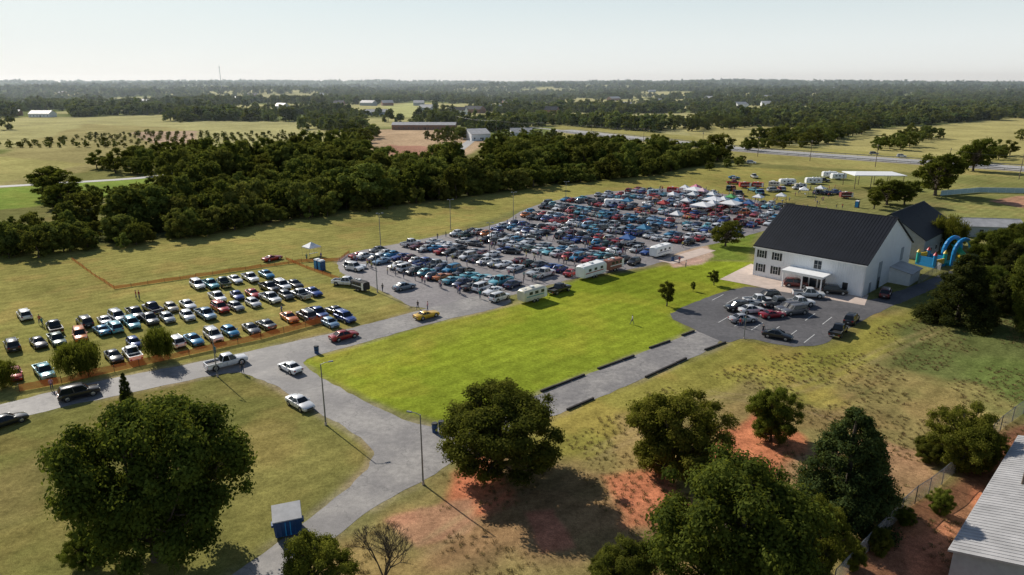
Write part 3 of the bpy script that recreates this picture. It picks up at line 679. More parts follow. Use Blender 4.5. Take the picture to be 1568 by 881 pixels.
# ---------------------------------------------------------------- vehicles
def car_mesh(kind):
    mb=MB()
    spec={
     'sedan':dict(W=.91,st=[(2.38,.45,.60,.72),(2.28,.26,.70,.83),(1.7,.24,.84,.9),(.95,.22,.95,.91),(-.4,.22,.98,.91),(-1.5,.22,1.0,.91),(-2.0,.24,1.0,.88),(-2.3,.3,.93,.82),(-2.38,.45,.78,.74)],gh=(1.0,.25,-.95,-1.72,.83,.6,.95,1.43),ax=(1.42,-1.38),wr=.33),
     'coupe':dict(W=.93,st=[(2.4,.4,.62,.78),(2.3,.24,.74,.88),(1.6,.22,.86,.92),(.7,.2,.93,.92),(-.6,.2,.96,.93),(-1.6,.2,1.0,.93),(-2.15,.24,.98,.9),(-2.35,.34,.9,.85)],gh=(.72,.0,-.8,-1.75,.8,.56,.9,1.3),ax=(1.5,-1.35),wr=.34),
     'suv':dict(W=.96,st=[(2.4,.5,.75,.78),(2.3,.32,.92,.88),(1.7,.3,1.05,.95),(1.1,.28,1.1,.96),(-.4,.28,1.12,.96),(-1.9,.28,1.12,.95),(-2.3,.34,1.08,.9),(-2.4,.5,.9,.85)],gh=(1.15,.55,-1.9,-2.25,.88,.72,1.08,1.78),ax=(1.48,-1.42),wr=.38),
     'hatch':dict(W=.88,st=[(2.0,.45,.62,.7),(1.9,.26,.74,.82),(1.4,.24,.9,.87),(.9,.22,.98,.88),(-.8,.22,1.0,.88),(-1.7,.26,1.0,.85),(-1.95,.35,.9,.78)],gh=(.95,.3,-1.35,-1.85,.8,.62,.96,1.5),ax=(1.25,-1.25),wr=.32),
     'pickup':dict(W=.98,st=[(2.85,.55,.85,.82),(2.75,.38,1.0,.92),(2.1,.36,1.1,.97),(1.35,.34,1.13,.98),(-.75,.34,1.13,.98),(-.8,.34,.85,.98),(-2.65,.36,.85,.97),(-2.8,.45,.8,.93)],gh=(1.4,.8,-.45,-.78,.9,.72,1.1,1.85),ax=(1.85,-1.75),wr=.41),
     'classic':dict(W=.86,st=[(2.25,.5,.85,.35),(2.1,.4,1.0,.5),(1.4,.36,1.1,.62),(.7,.34,1.12,.8),(-.5,.3,1.1,.86),(-1.5,.32,1.08,.84),(-2.1,.4,.9,.7),(-2.3,.5,.7,.5)],gh=(.72,.3,-1.0,-1.6,.74,.58,1.06,1.55),ax=(1.5,-1.35),wr=.36)}[kind]
    rings=[]
    for x,zb,zt,w in spec['st']:
        h=zt-zb
        rings.append([(x,-w*.88,zb),(x,-w*.98,zb+h*.22),(x,-w,zb+h*.6),(x,-w*.95,zt-h*.12),(x,-w*.8,zt-.005),(x,0,zt+.02),(x,w*.8,zt-.005),(x,w*.95,zt-h*.12),(x,w,zb+h*.6),(x,w*.98,zb+h*.22),(x,w*.88,zb)])
    mb.loft(rings,'paint')
    xf,rf,rr,xr,wb,wt,zb,zt=spec['gh']
    def ring(x0,x1,w,z,b):
        return [(x0,-w*.92,z),(x0+b,0,z),(x0,w*.92,z),((x0+x1)/2,w,z),(x1,w*.92,z),(x1-b*.5,0,z),(x1,-w*.92,z),((x0+x1)/2,-w,z)]
    r0=ring(xf,xr,wb,zb-.03,.12); r1=ring(rf,rr,wt,zt-.07,.07); r2=ring(rf-.12,rr+.1,wt-.09,zt,.04)
    mb.loft([r0,r1],'glass',False); mb.loft([[(p[0],p[1],p[2]) for p in r1],r2],'paint',True)
    for i,j in ((0,0),(2,2),(4,4),(6,6),(3,3),(7,7)):
        a=Vector(r0[i]);b=Vector(r1[i]); o=Vector((0,.01 if a.y>0 else -.01,.0)); mb.tube(a+o,b+o,.045,.04,'paint',6)
    for s in (-1,1):
        mb.tube((xf-.02,s*wb*.92,zb),(xr,s*wb*.92,zb),.03,.03,'trim',5)
        mb.box(xf-.3,xf-.12,s*(spec['W']+.02)-.08,s*(spec['W']+.02)+.08,zb+.02,zb+.15,'paint')
        mb.box(-.13,-.11,s*(spec['W'])-.005,s*(spec['W'])+.006,spec['st'][3][1]+.12,zb-.16,'trim')
        for ax in spec['ax']:
            wr=spec['wr']; W=spec['W'] if kind!='classic' else .84
            mb.tube((ax,s*(W-.35),wr+.04),(ax,s*(W+.004),wr+.04),wr+.07,wr+.07,'trim',18)
            mb.tube((ax,s*(W-.24),wr),(ax,s*(W+.03),wr),wr,wr,'tyre',18)
            mb.tube((ax,s*(W+.03),wr),(ax,s*(W+.04),wr),wr*.66,wr*.6,'rim',12)
            if kind=='classic': mb.ball((ax,s*(W-.05),wr+.28),(.5,.2,.28),'paint',10,6)
    f=spec['st'][1]; bk=spec['st'][-2]; x0=spec['st'][0][0]; x1=spec['st'][-1][0]
    for s in (-1,1):
        mb.box(f[0]-.12,f[0]+.08,s*f[3]*.72-.16,s*f[3]*.72+.16,f[2]-.2,f[2]-.05,'lamp_w')
        mb.box(x1-.03,x1+.12,s*bk[3]*.76-.14,s*bk[3]*.76+.14,bk[2]-.26,bk[2]-.08,'lamp_r')
    mb.box(x0-.12,x0+.04,-.45,.45,.38,.58,'trim'); mb.box(x1-.03,x1+.1,-.55,.55,.32,.48,'trim'); mb.box(x1-.045,x1+.05,-.17,.17,.55,.67,'plate')
    if kind=='pickup':
        for s in (-1,1): mb.box(-2.78,-.78,s*.93-.05,s*.93+.05,.8,1.13,'paint')
        mb.box(-2.82,-2.72,-.93,.93,.55,1.13,'paint'); mb.box(-2.7,-.85,-.86,.86,.84,.875,'trim'); mb.box(-2.95,-2.8,-.85,.85,.42,.58,'chrome')
    if kind=='suv':
        for s in (-1,1): mb.tube((.3,s*.6,1.83),(-1.8,s*.6,1.83),.02,.02,'chrome',5)
    return mb.mesh('car_'+kind,True,40)
CM={k:car_mesh(k) for k in ('sedan','coupe','suv','hatch','pickup','classic')}
COLS=[(.76,.76,.76)]*8+[(.02,.02,.022)]*5+[(.09,.095,.1)]*3+[(.42,.44,.45)]*5+[(.38,.018,.014)]*4+[(.02,.06,.24)]*3+[(.03,.22,.4)]*4+[(.12,.38,.45)]*3+[(.2,.32,.45)]*2+[(.12,.012,.015)]+[(.45,.4,.32),(.02,.06,.04),(.55,.16,.02),(.02,.03,.08)]
NAME={'sedan':'parked_car','coupe':'sports_car','suv':'parked_suv','hatch':'hatchback_car','pickup':'pickup_truck','classic':'classic_car'}
def car(kind,x,y,rz,col=None,name=None):
    c=col or random.choice(COLS); j=random.uniform(.85,1.12); c=tuple(min(.85,a*j) for a in c)
    return place(name or NAME[kind],CM[kind],(x,y,.03+tz(x,y)),rz,random.uniform(.96,1.04),c)
def hd(p,q):
    a=G(*p);b=G(*q); return math.atan2(b[1]-a[1],b[0]-a[0])
lotrz=math.atan2(BX[1],BX[0])
for x,y,t in cars:
    dens=.92 if y>165 else .84
    if random.random()<dens and float(vnoise(x,y,11,88))<.86:
        k=random.choices(['sedan','coupe','suv','hatch','pickup','classic'],[3,6,1.2,1,2,3])[0]
        car(k,x+random.gauss(0,.2),y+random.gauss(0,.45),lotrz+(math.pi if random.random()<.4 else 0)+random.gauss(0,.06))
for i in range(60):
    t=random.choice(rows[1::2])+5.3; s=random.uniform(0,95); p=O+AX*s+BX*t
    if inpoly(p[0],p[1],LOTW,3)[0] and p[1]>160: car(random.choice(['coupe','classic','sedan']),p[0],p[1],lotrz+math.pi/2+random.gauss(0,.25))
def row(pts,kinds=('sedan','suv','pickup','suv','hatch','sedan','pickup'),cols=None,flip=.3):
    P=[G(a,b+3) for a,b in pts]
    for i,p in enumerate(P):
        r=math.radians(-47)+random.gauss(0,.05)
        car(random.choice(kinds),p[0]+random.gauss(0,.2),p[1]+random.gauss(0,.3),r+(math.pi if random.random()<flip else 0),(cols[i] if cols else None))
row([(303,438),(325,436),(342,434),(360,429),(384,427),(412,421)])
row([(331,458),(366,454),(388,450),(410,443),(432,440),(453,437)])
row([(336,474),(361,470),(390,466),(415,459),(438,455),(461,452),(482,448)])
row([(132,496),(160,492),(182,487),(208,482),(235,476),(262,472),(288,468)])
row([(150,509),(178,503),(201,500),(229,492),(256,490),(288,485),(317,483)])
row([(22,532),(60,527),(92,523),(125,517)]); row([(85,505)]); row([(40,484)],('suv',),[(.75,.75,.75)])
row([(175,550),(205,545),(205,526),(272,525),(298,523),(326,517),(355,509),(383,506),(408,500),(445,489),(466,486),(490,480),(512,477)])
row([(23,578),(69,574),(508,496),(531,489)])
W=(.78,.78,.78); K=(.02,.02,.022)
rd=hd((290,566),(400,538))
def one(kind,p,rz,col,name=None):
    x,y=G(p[0],p[1]+3); car(kind,x,y,rz,col,name)
one('suv',(122,605),hd((50,628),(200,592)),K); one('sedan',(10,648),hd((0,648),(60,632))+.2,K)
one('pickup',(347,558),rd,W); one('sedan',(445,565),hd((520,612),(430,565)),W); one('sedan',(460,620),hd((440,607),(500,640)),W)
one('sedan',(527,516),rd,(.35,.015,.015)); one('coupe',(653,484),rd,(.7,.42,.02))
one('suv',(765,457),rd+.1,W); one('pickup',(856,445),rd+.1,K); one('coupe',(417,396),hd((400,402),(440,393)),(.25,.015,.015))
one('suv',(542,411),-.6,W); one('pickup',(530,434),-.2,W); one('sedan',(619,440),rd,(.2,.25,.3)); one('coupe',(545,409),.3,W)
bl=math.atan2(-.71,.70)
for i,(p,k,c) in enumerate([((1128,472),'suv',K),((1148,466),'coupe',(.4,.41,.42)),((1160,462),'pickup',W),((1175,455),'suv',K),((1190,466),'pickup',(.12,.13,.14)),((1182,483),'coupe',(.3,.01,.02)),((1207,474),'suv',(.1,.1,.11)),((1222,466),'pickup',W),((1150,476),'sedan',W),((1216,478),'suv',(.15,.15,.16)),((1137,490),'sedan',(.4,.4,.42))]):
    one(k,p,math.radians(12)+random.gauss(0,.05)+(math.pi if i%3==0 else 0),c)
one('pickup',(1237,452),bl+.6,W); one('suv',(1277,447),bl+.5,K); one('suv',(1218,436),bl+.5,(.16,.02,.02)); one('suv',(1355,451),1.0,(.1,.01,.01))
one('sedan',(1190,515),bl+.25,K); one('suv',(1303,491),.9,K); one('pickup',(1283,509),.9,K)
for p,c in (((1380,242),W),((1100,226),K),((1500,251),(.4,.02,.02)),((1338,238),(.3,.3,.3)),((1150,252),W)):
    x,y=G(*p); place('highway_car',CM['suv'],(x,y,.35+tz(x,y)),-.35,1,c)
for i in range(24):
    x,y=G(random.uniform(1110,1300),random.uniform(272,300)); car(random.choice(['suv','pickup','sedan']),x,y,random.choice([.1,1.5])+random.gauss(0,.15))
def trailer_mesh(L,Wd,Ht,body,stripe='obj',round_=.35):
    mb=MB(); z0=.55
    def ringx(x,ins):
        return [(x,-Wd/2+ins,z0),(x,-Wd/2,z0+.2+ins),(x,-Wd/2,z0+Ht-.35-ins),(x,-Wd/2+.2+ins,z0+Ht-.06-ins),(x,0,z0+Ht-ins),(x,Wd/2-.2-ins,z0+Ht-.06-ins),(x,Wd/2,z0+Ht-.35-ins),(x,Wd/2,z0+.2+ins),(x,Wd/2-ins,z0)]
    mb.loft([ringx(-L/2,round_*.7),ringx(-L/2+.18,.12),ringx(-L/2+.5,0),ringx(L/2-.7,0),ringx(L/2-.25,.15),ringx(L/2,round_*.9)],body)
    for s in (-1,1):
        mb.box(-L/2+.5,L/2-.7,s*(Wd/2)-.012,s*(Wd/2)+.012,z0+.75,z0+.95,stripe)
        for wx in (-L*.3,-L*.05,L*.22): mb.box(wx,wx+.85,s*(Wd/2)-.018,s*(Wd/2)+.02,z0+1.15,z0+1.7,'winglass')
        for ax in (-.45,.4):
            mb.tube((ax,s*(Wd/2-.3),.36),(ax,s*(Wd/2+.02),.36),.36,.36,'tyre',14); mb.tube((ax,s*(Wd/2+.02),.36),(ax,s*(Wd/2+.03),.36),.22,.2,'rim',10)
    mb.box(L*.36,L*.36+.7,-Wd/2-.025,-Wd/2,z0+.1,z0+1.9,'whitep')
    mb.tube((L/2-.2,.6,.5),(L/2+1.2,0,.5),.05,.05,'steel',6); mb.tube((L/2-.2,-.6,.5),(L/2+1.2,0,.5),.05,.05,'steel',6)
    mb.tube((L/2+1.1,0,.03),(L/2+1.1,0,.6),.04,.04,'steel',6)
    mb.box(-.6,.2,-.35,.35,z0+Ht,z0+Ht+.25,'whitep'); mb.box(-L/2+.8,-L/2+1.2,-.2,.2,z0+Ht-.01,z0+Ht+.12,'whitep')
    return mb.mesh('trailer',True,40)
TR1=trailer_mesh(5.8,2.2,2.2,'cream'); TR2=trailer_mesh(7.5,2.4,2.5,'whitep'); TR3=trailer_mesh(5,2.1,2.1,'obj','whitep',.1)
def tr(me,p,rz,col=(.3,.1,.05),name='camper_trailer',s=1): x,y=G(*p); place(name,me,(x,y,.03),rz,s,col)
tr(TR1,(815,461),rd,(.1,.3,.3)); tr(TR2,(905,424),rd+.05,(.4,.1,.05)); tr(TR2,(1012,392),rd+.05,(.2,.2,.3),'camper_trailer',.9); tr(TR3,(938,414),rd,(.3,.12,.08),'food_trailer')
tr(TR3,(552,445),-.7,(.03,.03,.03),'cargo_trailer',.8)
for p,c in (((1030,296),(.4,.03,.02)),((1000,300),(.2,.3,.36)),((1245,282),W),((1140,288),(.4,.04,.02)),((1160,288),(.45,.06,.04)),((1185,287),(.5,.46,.4)),((1205,284),W),((1295,304),(.22,.05,.04)),((1283,275),W),((940,317),W),((1270,272),W),((1225,290),(.4,.38,.33))):
    tr(TR3 if c[0]<.6 else TR2,p,-.1+random.gauss(0,.2),c,'vendor_trailer',.85)
def canopy_mesh(w):
    mb=MB(); h=w/2
    for a in (-h,h):
        for b in (-h,h): mb.tube((a,b,0),(a,b,2.3),.03,.03,'steel',6)
    for z0,z1,a,b in ((2.1,2.35,h,h),(2.35,2.9,h,h*.45),(2.9,3.4,h*.45,.03)):
        mb.loft([[(-a,-a,z0),(a,-a,z0),(a,a,z0),(-a,a,z0)],[(-b,-b,z1),(b,-b,z1),(b,b,z1),(-b,b,z1)]],'obj',False)
    mb.box(-h*.7,h*.7,-h*.5,-h*.2,.72,.76,'whitep')
    for a in (-h*.65,h*.65): mb.tube((a,-h*.35,0),(a,-h*.35,.72),.03,.03,'steel',5)
    return mb.mesh('canopy',False)
CAN=canopy_mesh(3.2); BIG=canopy_mesh(6)
def can(p,c,me=CAN,n='canopy_tent'): x,y=G(*p); place(n,me,(x,y,.02),lotrz+random.gauss(0,.1),1,c)
for p,c in (((478,392),W),((1065,296),(.65,.2,.3)),((1048,297),W),((1090,308),W),((1107,316),W),((1128,318),(.03,.2,.4)),((1060,308),W),((1075,302),(.75,.5,.55)),((1030,308),W),((1118,312),(.1,.4,.12)),((1145,322),(.04,.12,.3)),((1090,322),W),((960,318),(.03,.2,.35)),((1035,340),W),((985,362),(.03,.2,.35)),((1195,310),W),((960,378),(.03,.12,.35)),((1230,300),W),((1255,298),W),((1160,312),W),((1050,318),W),((1015,322),(.4,.03,.03))): can(p,c)
can((1062,300),W,BIG,'marquee_tent'); can((1092,316),(.75,.75,.77),BIG,'marquee_tent'); can((1118,322),(.7,.7,.7),BIG,'marquee_tent'); can((1075,325),W,BIG,'marquee_tent')
# ---------------------------------------------------------------- people
def person_mesh(pose):
    J=[(0,0,.95,.13,.1),(0,.01,1.18,.125,.09),(0,.01,1.38,.16,.1),(0,0,1.5,.055,.055),(0,-.01,1.6,.06,.06)]
    E=[(0,1),(1,2),(2,3),(3,4)]
    stride={'stand':0,'walk':.28,'lean':.1}[pose]
    for s in (-1,1):
        n=len(J); st=s*stride
        J+=[(s*.19,0,1.42,.06,.06),(s*.25,st*.5*-1+.02,1.15,.045,.045),(s*.27,-st*.9-.06,.92,.033,.033),(s*.27,-st-.09,.86,.035,.025)]
        E+=[(2,n),(n,n+1),(n+1,n+2),(n+2,n+3)]
        n=len(J)
        J+=[(s*.1,0,.88,.09,.09),(s*.11,st*.55-.02,.5,.065,.065),(s*.12,st*1.15,.1,.045,.045),(s*.13,st*1.15-.17,.04,.045,.035)]
        E+=[(0,n),(n,n+1),(n+1,n+2),(n+2,n+3)]
    me=bpy.data.meshes.new('p'); me.from_pydata([j[:3] for j in J],E,[])
    o=bpy.data.objects.new('p',me); scene.collection.objects.link(o)
    md=o.modifiers.new('s','SKIN')
    for i,j in enumerate(J): me.skin_vertices[0].data[i].radius=(j[3],j[4])
    me.skin_vertices[0].data[0].use_root=True
    sd=o.modifiers.new('d','SUBSURF'); sd.levels=1
    dg=bpy.context.evaluated_depsgraph_get(); ev=o.evaluated_get(dg).to_mesh()
    vs=[v.co.copy() for v in ev.vertices]; fs=[tuple(p.vertices) for p in ev.polygons]
    mb=MB()
    for k in ('obj','denim','skin','shoe','hair'): mb.mi(k)
    mb.v=[tuple(v) for v in vs]
    for f in fs:
        c=sum((vs[i] for i in f),Vector())/len(f)
        if c.z<.1: k='shoe'
        elif abs(c.x)>.22 and c.z<1.2: k='skin'
        elif c.z<.96: k='denim'
        elif c.z<1.49: k='obj'
        else: k='skin'
        mb.f.append(f); mb.m.append(mb.mi(k))
    bpy.data.objects.remove(o)
    mb.ball((0,-.01,1.66),(.078,.095,.115),'skin',12,9); mb.ball((0,.015,1.69),(.085,.095,.1),'hair',12,8)
    mb.tube((0,-.1,1.67),(0,-.125,1.64),.012,.016,'skin',6)
    for s in (-1,1):
        mb.ball((s*.08,0,1.65),(.012,.02,.03),'skin',6,4); mb.ball((s*.03,-.098,1.675),(.011,.008,.008),'hair',6,4)
        st=s*stride
        for f in range(4): mb.tube((s*.27,-st-.115+.018*f,.85),(s*.262,-st-.12+.018*f,.77+.01*abs(f-1.5)),.009,.007,'skin',5)
        mb.tube((s*.255,-st-.11,.87),(s*.235,-st-.14,.81),.011,.008,'skin',5)
    mb.box(-.025,.025,-.11,-.1,1.605,1.612,'lamp_r')
    return mb.mesh('person_'+pose,True,60)
PM=[person_mesh('stand'),person_mesh('walk'),person_mesh('lean')]
SH=[(.6,.6,.6),(.03,.03,.03),(.4,.03,.03),(.03,.08,.3),(.1,.1,.12),(.5,.45,.1),(.02,.2,.2),(.6,.3,.35)]
def man(x,y,rz=None,me=None,col=None): place('person',me or random.choice(PM),(x,y,.03+tz(x,y)),random.random()*6.28 if rz is None else rz,random.uniform(.94,1.05),col or random.choice(SH))
for p in ((968,497),(80,597),(62,497),(66,500),(214,459),(209,458),(415,463),(432,482),(330,545),(372,572),(518,520),(700,395),(586,447),(600,417),(1168,512),(1133,502),(1140,500),(640,474),(655,476),(1050,410),(1040,404),(492,398),(470,400),(1270,432),(1215,425),(1300,420)):
    x,y=G(*p); man(x,y)
c0=0
for i in range(1400):
    t=random.choice(rows[::2])+random.choice([-4.6,-4.2,-3.4,9.2,3.0,-5]); s=random.uniform(-5,100); p=O+AX*s+BX*t
    if inpoly(p[0],p[1],LOTW,2)[0]:
        man(p[0],p[1]); c0+=1
        if c0>260: break
for i in range(70):
    x,y=G(random.uniform(990,1290),random.uniform(290,326)); man(x,y)
# ---------------------------------------------------------------- buildings
def house(name,origin,rz,L,Wd,ez,rzg,wall,roof,over=.35,wins=True,seam=0):
    e=empty(name,(origin[0],origin[1],tz(*origin)),rz)
    w=MB(); h=Wd/2
    w.add([(0,0,-.5),(L,0,-.5),(L,Wd,-.5),(0,Wd,-.5),(0,0,ez),(L,0,ez),(L,Wd,ez),(0,Wd,ez)],[(0,1,5,4),(2,3,7,6)],wall)
    g='whitey' if wall=='white' else wall
    w.add([(0,0,-.5),(0,Wd,-.5),(0,Wd,ez),(0,h,rzg),(0,0,ez),(L,0,-.5),(L,Wd,-.5),(L,Wd,ez),(L,h,rzg),(L,0,ez)],[(0,1,2,3,4),(9,8,7,6,5)],g)
    place('walls',w.mesh(name+'_walls',False),(0,0,0),parent=e)
    r=MB(); sl=(rzg-ez)/h; o=over; zt=.18
    for s in (0,1):
        y0=-o if s==0 else Wd+o; z0=ez-o*sl+.04
        v=[(-o,y0,z0),(L+o,y0,z0),(L+o,h,rzg+.04),(-o,h,rzg+.04)]; v2=[(a,b,c+zt) for a,b,c in v]
        r.add(v+v2,[(0,1,2,3),(4,5,6,7),(0,1,5,4),(1,2,6,5),(3,0,4,7)],roof)
        if seam:
            n=int((L+2*o)/seam)
            for i in range(1,n): 
                xx=-o+(L+2*o)*i/n; a=y0+(.06 if s==0 else -.06)
                r.add([(xx-.03,a,z0+zt-.02),(xx+.03,a,z0+zt-.02),(xx+.03,h,rzg+.02+zt),(xx-.03,h,rzg+.02+zt),(xx-.025,a,z0+zt+.06),(xx+.025,a,z0+zt+.06),(xx+.025,h,rzg+.1+zt),(xx-.025,h,rzg+.1+zt)],[(4,5,6,7),(0,1,5,4),(1,2,6,5),(3,0,4,7)],roof)
    r.tube((-o,h,rzg+.2),(L+o,h,rzg+.2),.12,.12,roof,6)
    place('roof',r.mesh(name+'_roof',False),(0,0,0),parent=e)
    if wins:
        wm=MB(); n=max(2,int(L/4))
        for i in range(n):
            x=L*(i+.5)/n
            for yy,sg in ((0,-1),(Wd,1)):
                a=yy-.03 if sg<0 else yy-.02; wm.box(x-.5,x+.5,a,a+.05,1.0,2.1,'winglass'); wm.box(x-.58,x+.58,a-.01,a+.06,.9,.99,'whitep'); wm.box(x-.58,x+.58,a-.01,a+.06,2.11,2.2,'whitep')
        place('windows',wm.mesh(name+'_win',False),(0,0,0),parent=e)
        d=MB(); d.box(L*.5+.9,L*.5+1.9,-.06,.0,0,2.1,'black'); place('door',d.mesh(name+'_door',False),(0,0,0),parent=e)
    return e
rzb=math.atan2(-.71,.70)
MBLD=house('white_event_hall',(52,142.1),rzb,22.5,27,6.5,13.6,'white','roofd',.35,False,.6)
def window(e,x,z,w=1.05,h=1.5,sh=True):
    m=MB()
    m.box(x-w/2,x+w/2,-.03,.02,z-h/2,z+h/2,'winglass')
    for a,b in ((x-w/2-.07,x-w/2),(x+w/2,x+w/2+.07)): m.box(a,b,-.07,.02,z-h/2-.07,z+h/2+.07,'whitep')
    m.box(x-w/2,x+w/2,-.07,.02,z+h/2,z+h/2+.07,'whitep'); m.box(x-w/2,x+w/2,-.09,.02,z-h/2-.07,z-h/2,'whitep')
    m.box(x-.025,x+.025,-.05,-.031,z-h/2,z+h/2,'whitep'); m.box(x-w/2,x-.026,-.05,-.031,z-.02,z+.02,'whitep'); m.box(x+.026,x+w/2,-.05,-.031,z-.02,z+.02,'whitep')
    if sh:
        for s in (-1,1):
            a=x+s*(w/2+.1+.22); m.box(a-.2,a+.2,-.06,-.005,z-h/2-.05,z+h/2+.05,'black')
    place('window',m.mesh('window',False),(0,0,0),parent=e)
for x in (1.6,4.9):
    window(MBLD,x,4.9); window(MBLD,x,1.9,1.05,1.6)
window(MBLD,13.4,4.75,1.5,1.7,False)
m=MB()
m.box(8.2,16.2,-4.2,-.01,3.0,3.45,'whitep')
for x in (8.4,12.2,16.0): m.tube((x,-4.0,0),(x,-4.0,3.0),.16,.13,'whitep',10); m.box(x-.22,x+.22,-4.2,-3.8,0,.18,'whitep')
m.box(8.0,16.4,-4.35,-.01,3.45,3.55,'whitep')
place('porch',m.mesh('porch',False),(0,0,0),parent=MBLD)
m=MB()
for x in (11.2,12.9,14.6): m.box(x-.6,x+.6,-.05,.0,.02,2.4,'winglass'); m.box(x-.68,x-.6,-.08,.0,.02,2.5,'black'); m.box(x+.6,x+.68,-.08,.0,.02,2.5,'black')
m.box(18.6,19.6,-.05,0,.02,2.2,'black')
place('doors',m.mesh('doors',False),(0,0,0),parent=MBLD)
m=MB()
m.box(22.5,22.56,7.2,9.0,0.02,5.6,'wallg'); m.box(22.56,22.6,7.5,8.7,.02,2.4,'winglass')
m.box(22.5,22.56,20.2,21.8,3.6,6.4,'wallg')
m.box(22.5,22.53,3.0,4.1,.02,2.2,'wallg')
place('side_doors',m.mesh('side_doors',False),(0,0,0),parent=MBLD)
m=MB(); 
m.add([(22.5,14.5,0),(26.5,14.5,0),(26.5,14.5,2.6),(22.5,14.5,3.3),(22.5,21,0),(26.5,21,0),(26.5,21,2.6),(22.5,21,3.3)],[(0,1,2,3),(4,5,6,7),(1,5,6,2)],'whitep')
m.add([(22.51,14.2,3.42),(26.9,14.2,2.62),(26.9,21.3,2.62),(22.51,21.3,3.42),(22.51,14.2,3.32),(26.9,14.2,2.52),(26.9,21.3,2.52),(22.51,21.3,3.32)],[(0,1,2,3),(4,5,6,7),(0,1,5,4),(1,2,6,5),(2,3,7,6)],'roofg')
place('lean_to',m.mesh('lean_to',False),(0,0,0),parent=MBLD)
m=MB(); m.tube((0.1,-.12,0),(.1,-.12,6.2),.06,.06,'whitep',6); m.tube((22.4,-.12,0),(22.4,-.12,6.2),.06,.06,'whitep',6); m.box(-.3,22.8,-.5,-.36,6.1,6.24,'whitep')
place('gutters',m.mesh('gutters',False),(0,0,0),parent=MBLD)
house('dark_roof_hall',(90+.7*8,160-.71*8),math.radians(44.6),25,16,4.8,9.8,'wallg','roofd',seam=.8)
x,y=G(1462,362); house('storage_shed',(x,y),-.15,17,8,2.8,4.2,'wallg','roofg')
house('metal_roof_shed',(36+.70*14,47-.71*14),math.radians(44.6),26,14,3.4,5.2,'wallg','roofg',seam=.5)
def far_house(name,p,L,Wd,ez,rg,wall,roof,rz=.1): x,y=G(*p); house(name,(x,y),rz,L,Wd,ez,rg,wall,roof)
far_house('long_barn',(600,199),55,12,4,6,'brick','roofg',-.03)
far_house('metal_barn',(722,216),14,22,4.5,7.5,'white','roofg',.35)
far_house('farmhouse',(783,211),16,12,3.5,6.5,'white','roofg',.1)
far_house('farmhouse',(44,180),24,14,4,7.5,'white','roofg',.0)
far_house('farmhouse',(6,178),16,12,4,7,'brick','roofg',.2)
far_house('farmhouse',(556,177),30,14,4,7,'wallg','roofg',.1)
far_house('warehouse',(333,139),70,30,9,12,'white','roofg',.1)
for i in range(46):
    px=random.uniform(20,1540); py=random.uniform(139,176); x,y=G(px,py); house('distant_house',(x,y),random.uniform(-.6,.6),random.uniform(16,30),random.uniform(12,18),5,9,random.choice(['white','brick','wallg']),'roofg' if random.random()<.6 else 'roofd',wins=False)
e=empty('picnic_pavilion',(*G(1308,290),0),-.06); m=MB()
for a in (0,6,12,18): 
    for b in (0,11): m.tube((a,b,0),(a,b,5.2),.13,.13,'wood',6)
place('posts',m.mesh('pp',False),(0,0,0),parent=e); m=MB(); m.loft([[(-.8,-.8,5.2),(18.8,-.8,5.2),(18.8,11.8,5.2),(-.8,11.8,5.2)],[(-.8,-.8,5.5),(18.8,-.8,5.5),(18.8,11.8,5.5),(-.8,11.8,5.5)],[(2,5,6.1),(16,5,6.1),(16,6,6.1),(2,6,6.1)]],'whitep'); place('roof',m.mesh('pr',False),(0,0,0),parent=e)
# inflatables
m=MB(); x,y=G(1462,404)
arc=[(0+2.6*math.cos(a),0,2.4+3.0*math.sin(a)) for a in np.linspace(math.pi,0.15,12)]
for off in (-1.1,1.1): m.path([(p[0],off,p[2]) for p in arc],.42,'bluevinyl',10); m.path([(-2.6,off,0),(-2.6,off,2.4)],.42,'bluevinyl',10)
m.box(-2.9,3.4,-1.2,1.2,.02,.5,'tealvinyl'); 
v=[];n=8
for i in range(n+1):
    t=i/n; v+=[(-1+t*5.5,-1.0,3.6*(1-t)**1.3+.5),(-1+t*5.5,1.0,3.6*(1-t)**1.3+.5)]
m.add(v,[(2*i,2*i+1,2*i+3,2*i+2) for i in range(n)],'tealvinyl')
m.path([(2.7,-1.2,1),(4.5,-1.2,.9)],.35,'yelvinyl',8); m.path([(2.7,1.2,1),(4.5,1.2,.9)],.35,'yelvinyl',8)
place('inflatable_water_slide',m.mesh('slide'),(x,y,0),.4,1.1)
m=MB(); x,y=G(1424,406)
m.box(-2.4,2.4,-2.4,2.4,.02,.7,'bluevinyl')
for a,b,c in ((-2.1,-2.1,'bluevinyl'),(2.1,-2.1,'tealvinyl'),(-2.1,2.1,'tealvinyl'),(2.1,2.1,'bluevinyl')):
    m.tube((a,b,.6),(a,b,3.2),.45,.45,c,10); m.tube((a,b,3.2),(a,b,4.1),.55,.02,'redvinyl' if c=='bluevinyl' else 'yelvinyl',10)
for s in (-1,1): m.box(-1.7,1.7,s*2.2-.15,s*2.2+.15,.7,2.0 if s<0 else 2.8,'yelvinyl'); m.box(s*2.2-.15,s*2.2+.15,-1.7,1.7,.7,2.4,'bluevinyl')
place('bounce_castle',m.mesh('castle'),(x,y,0),.5,.9)
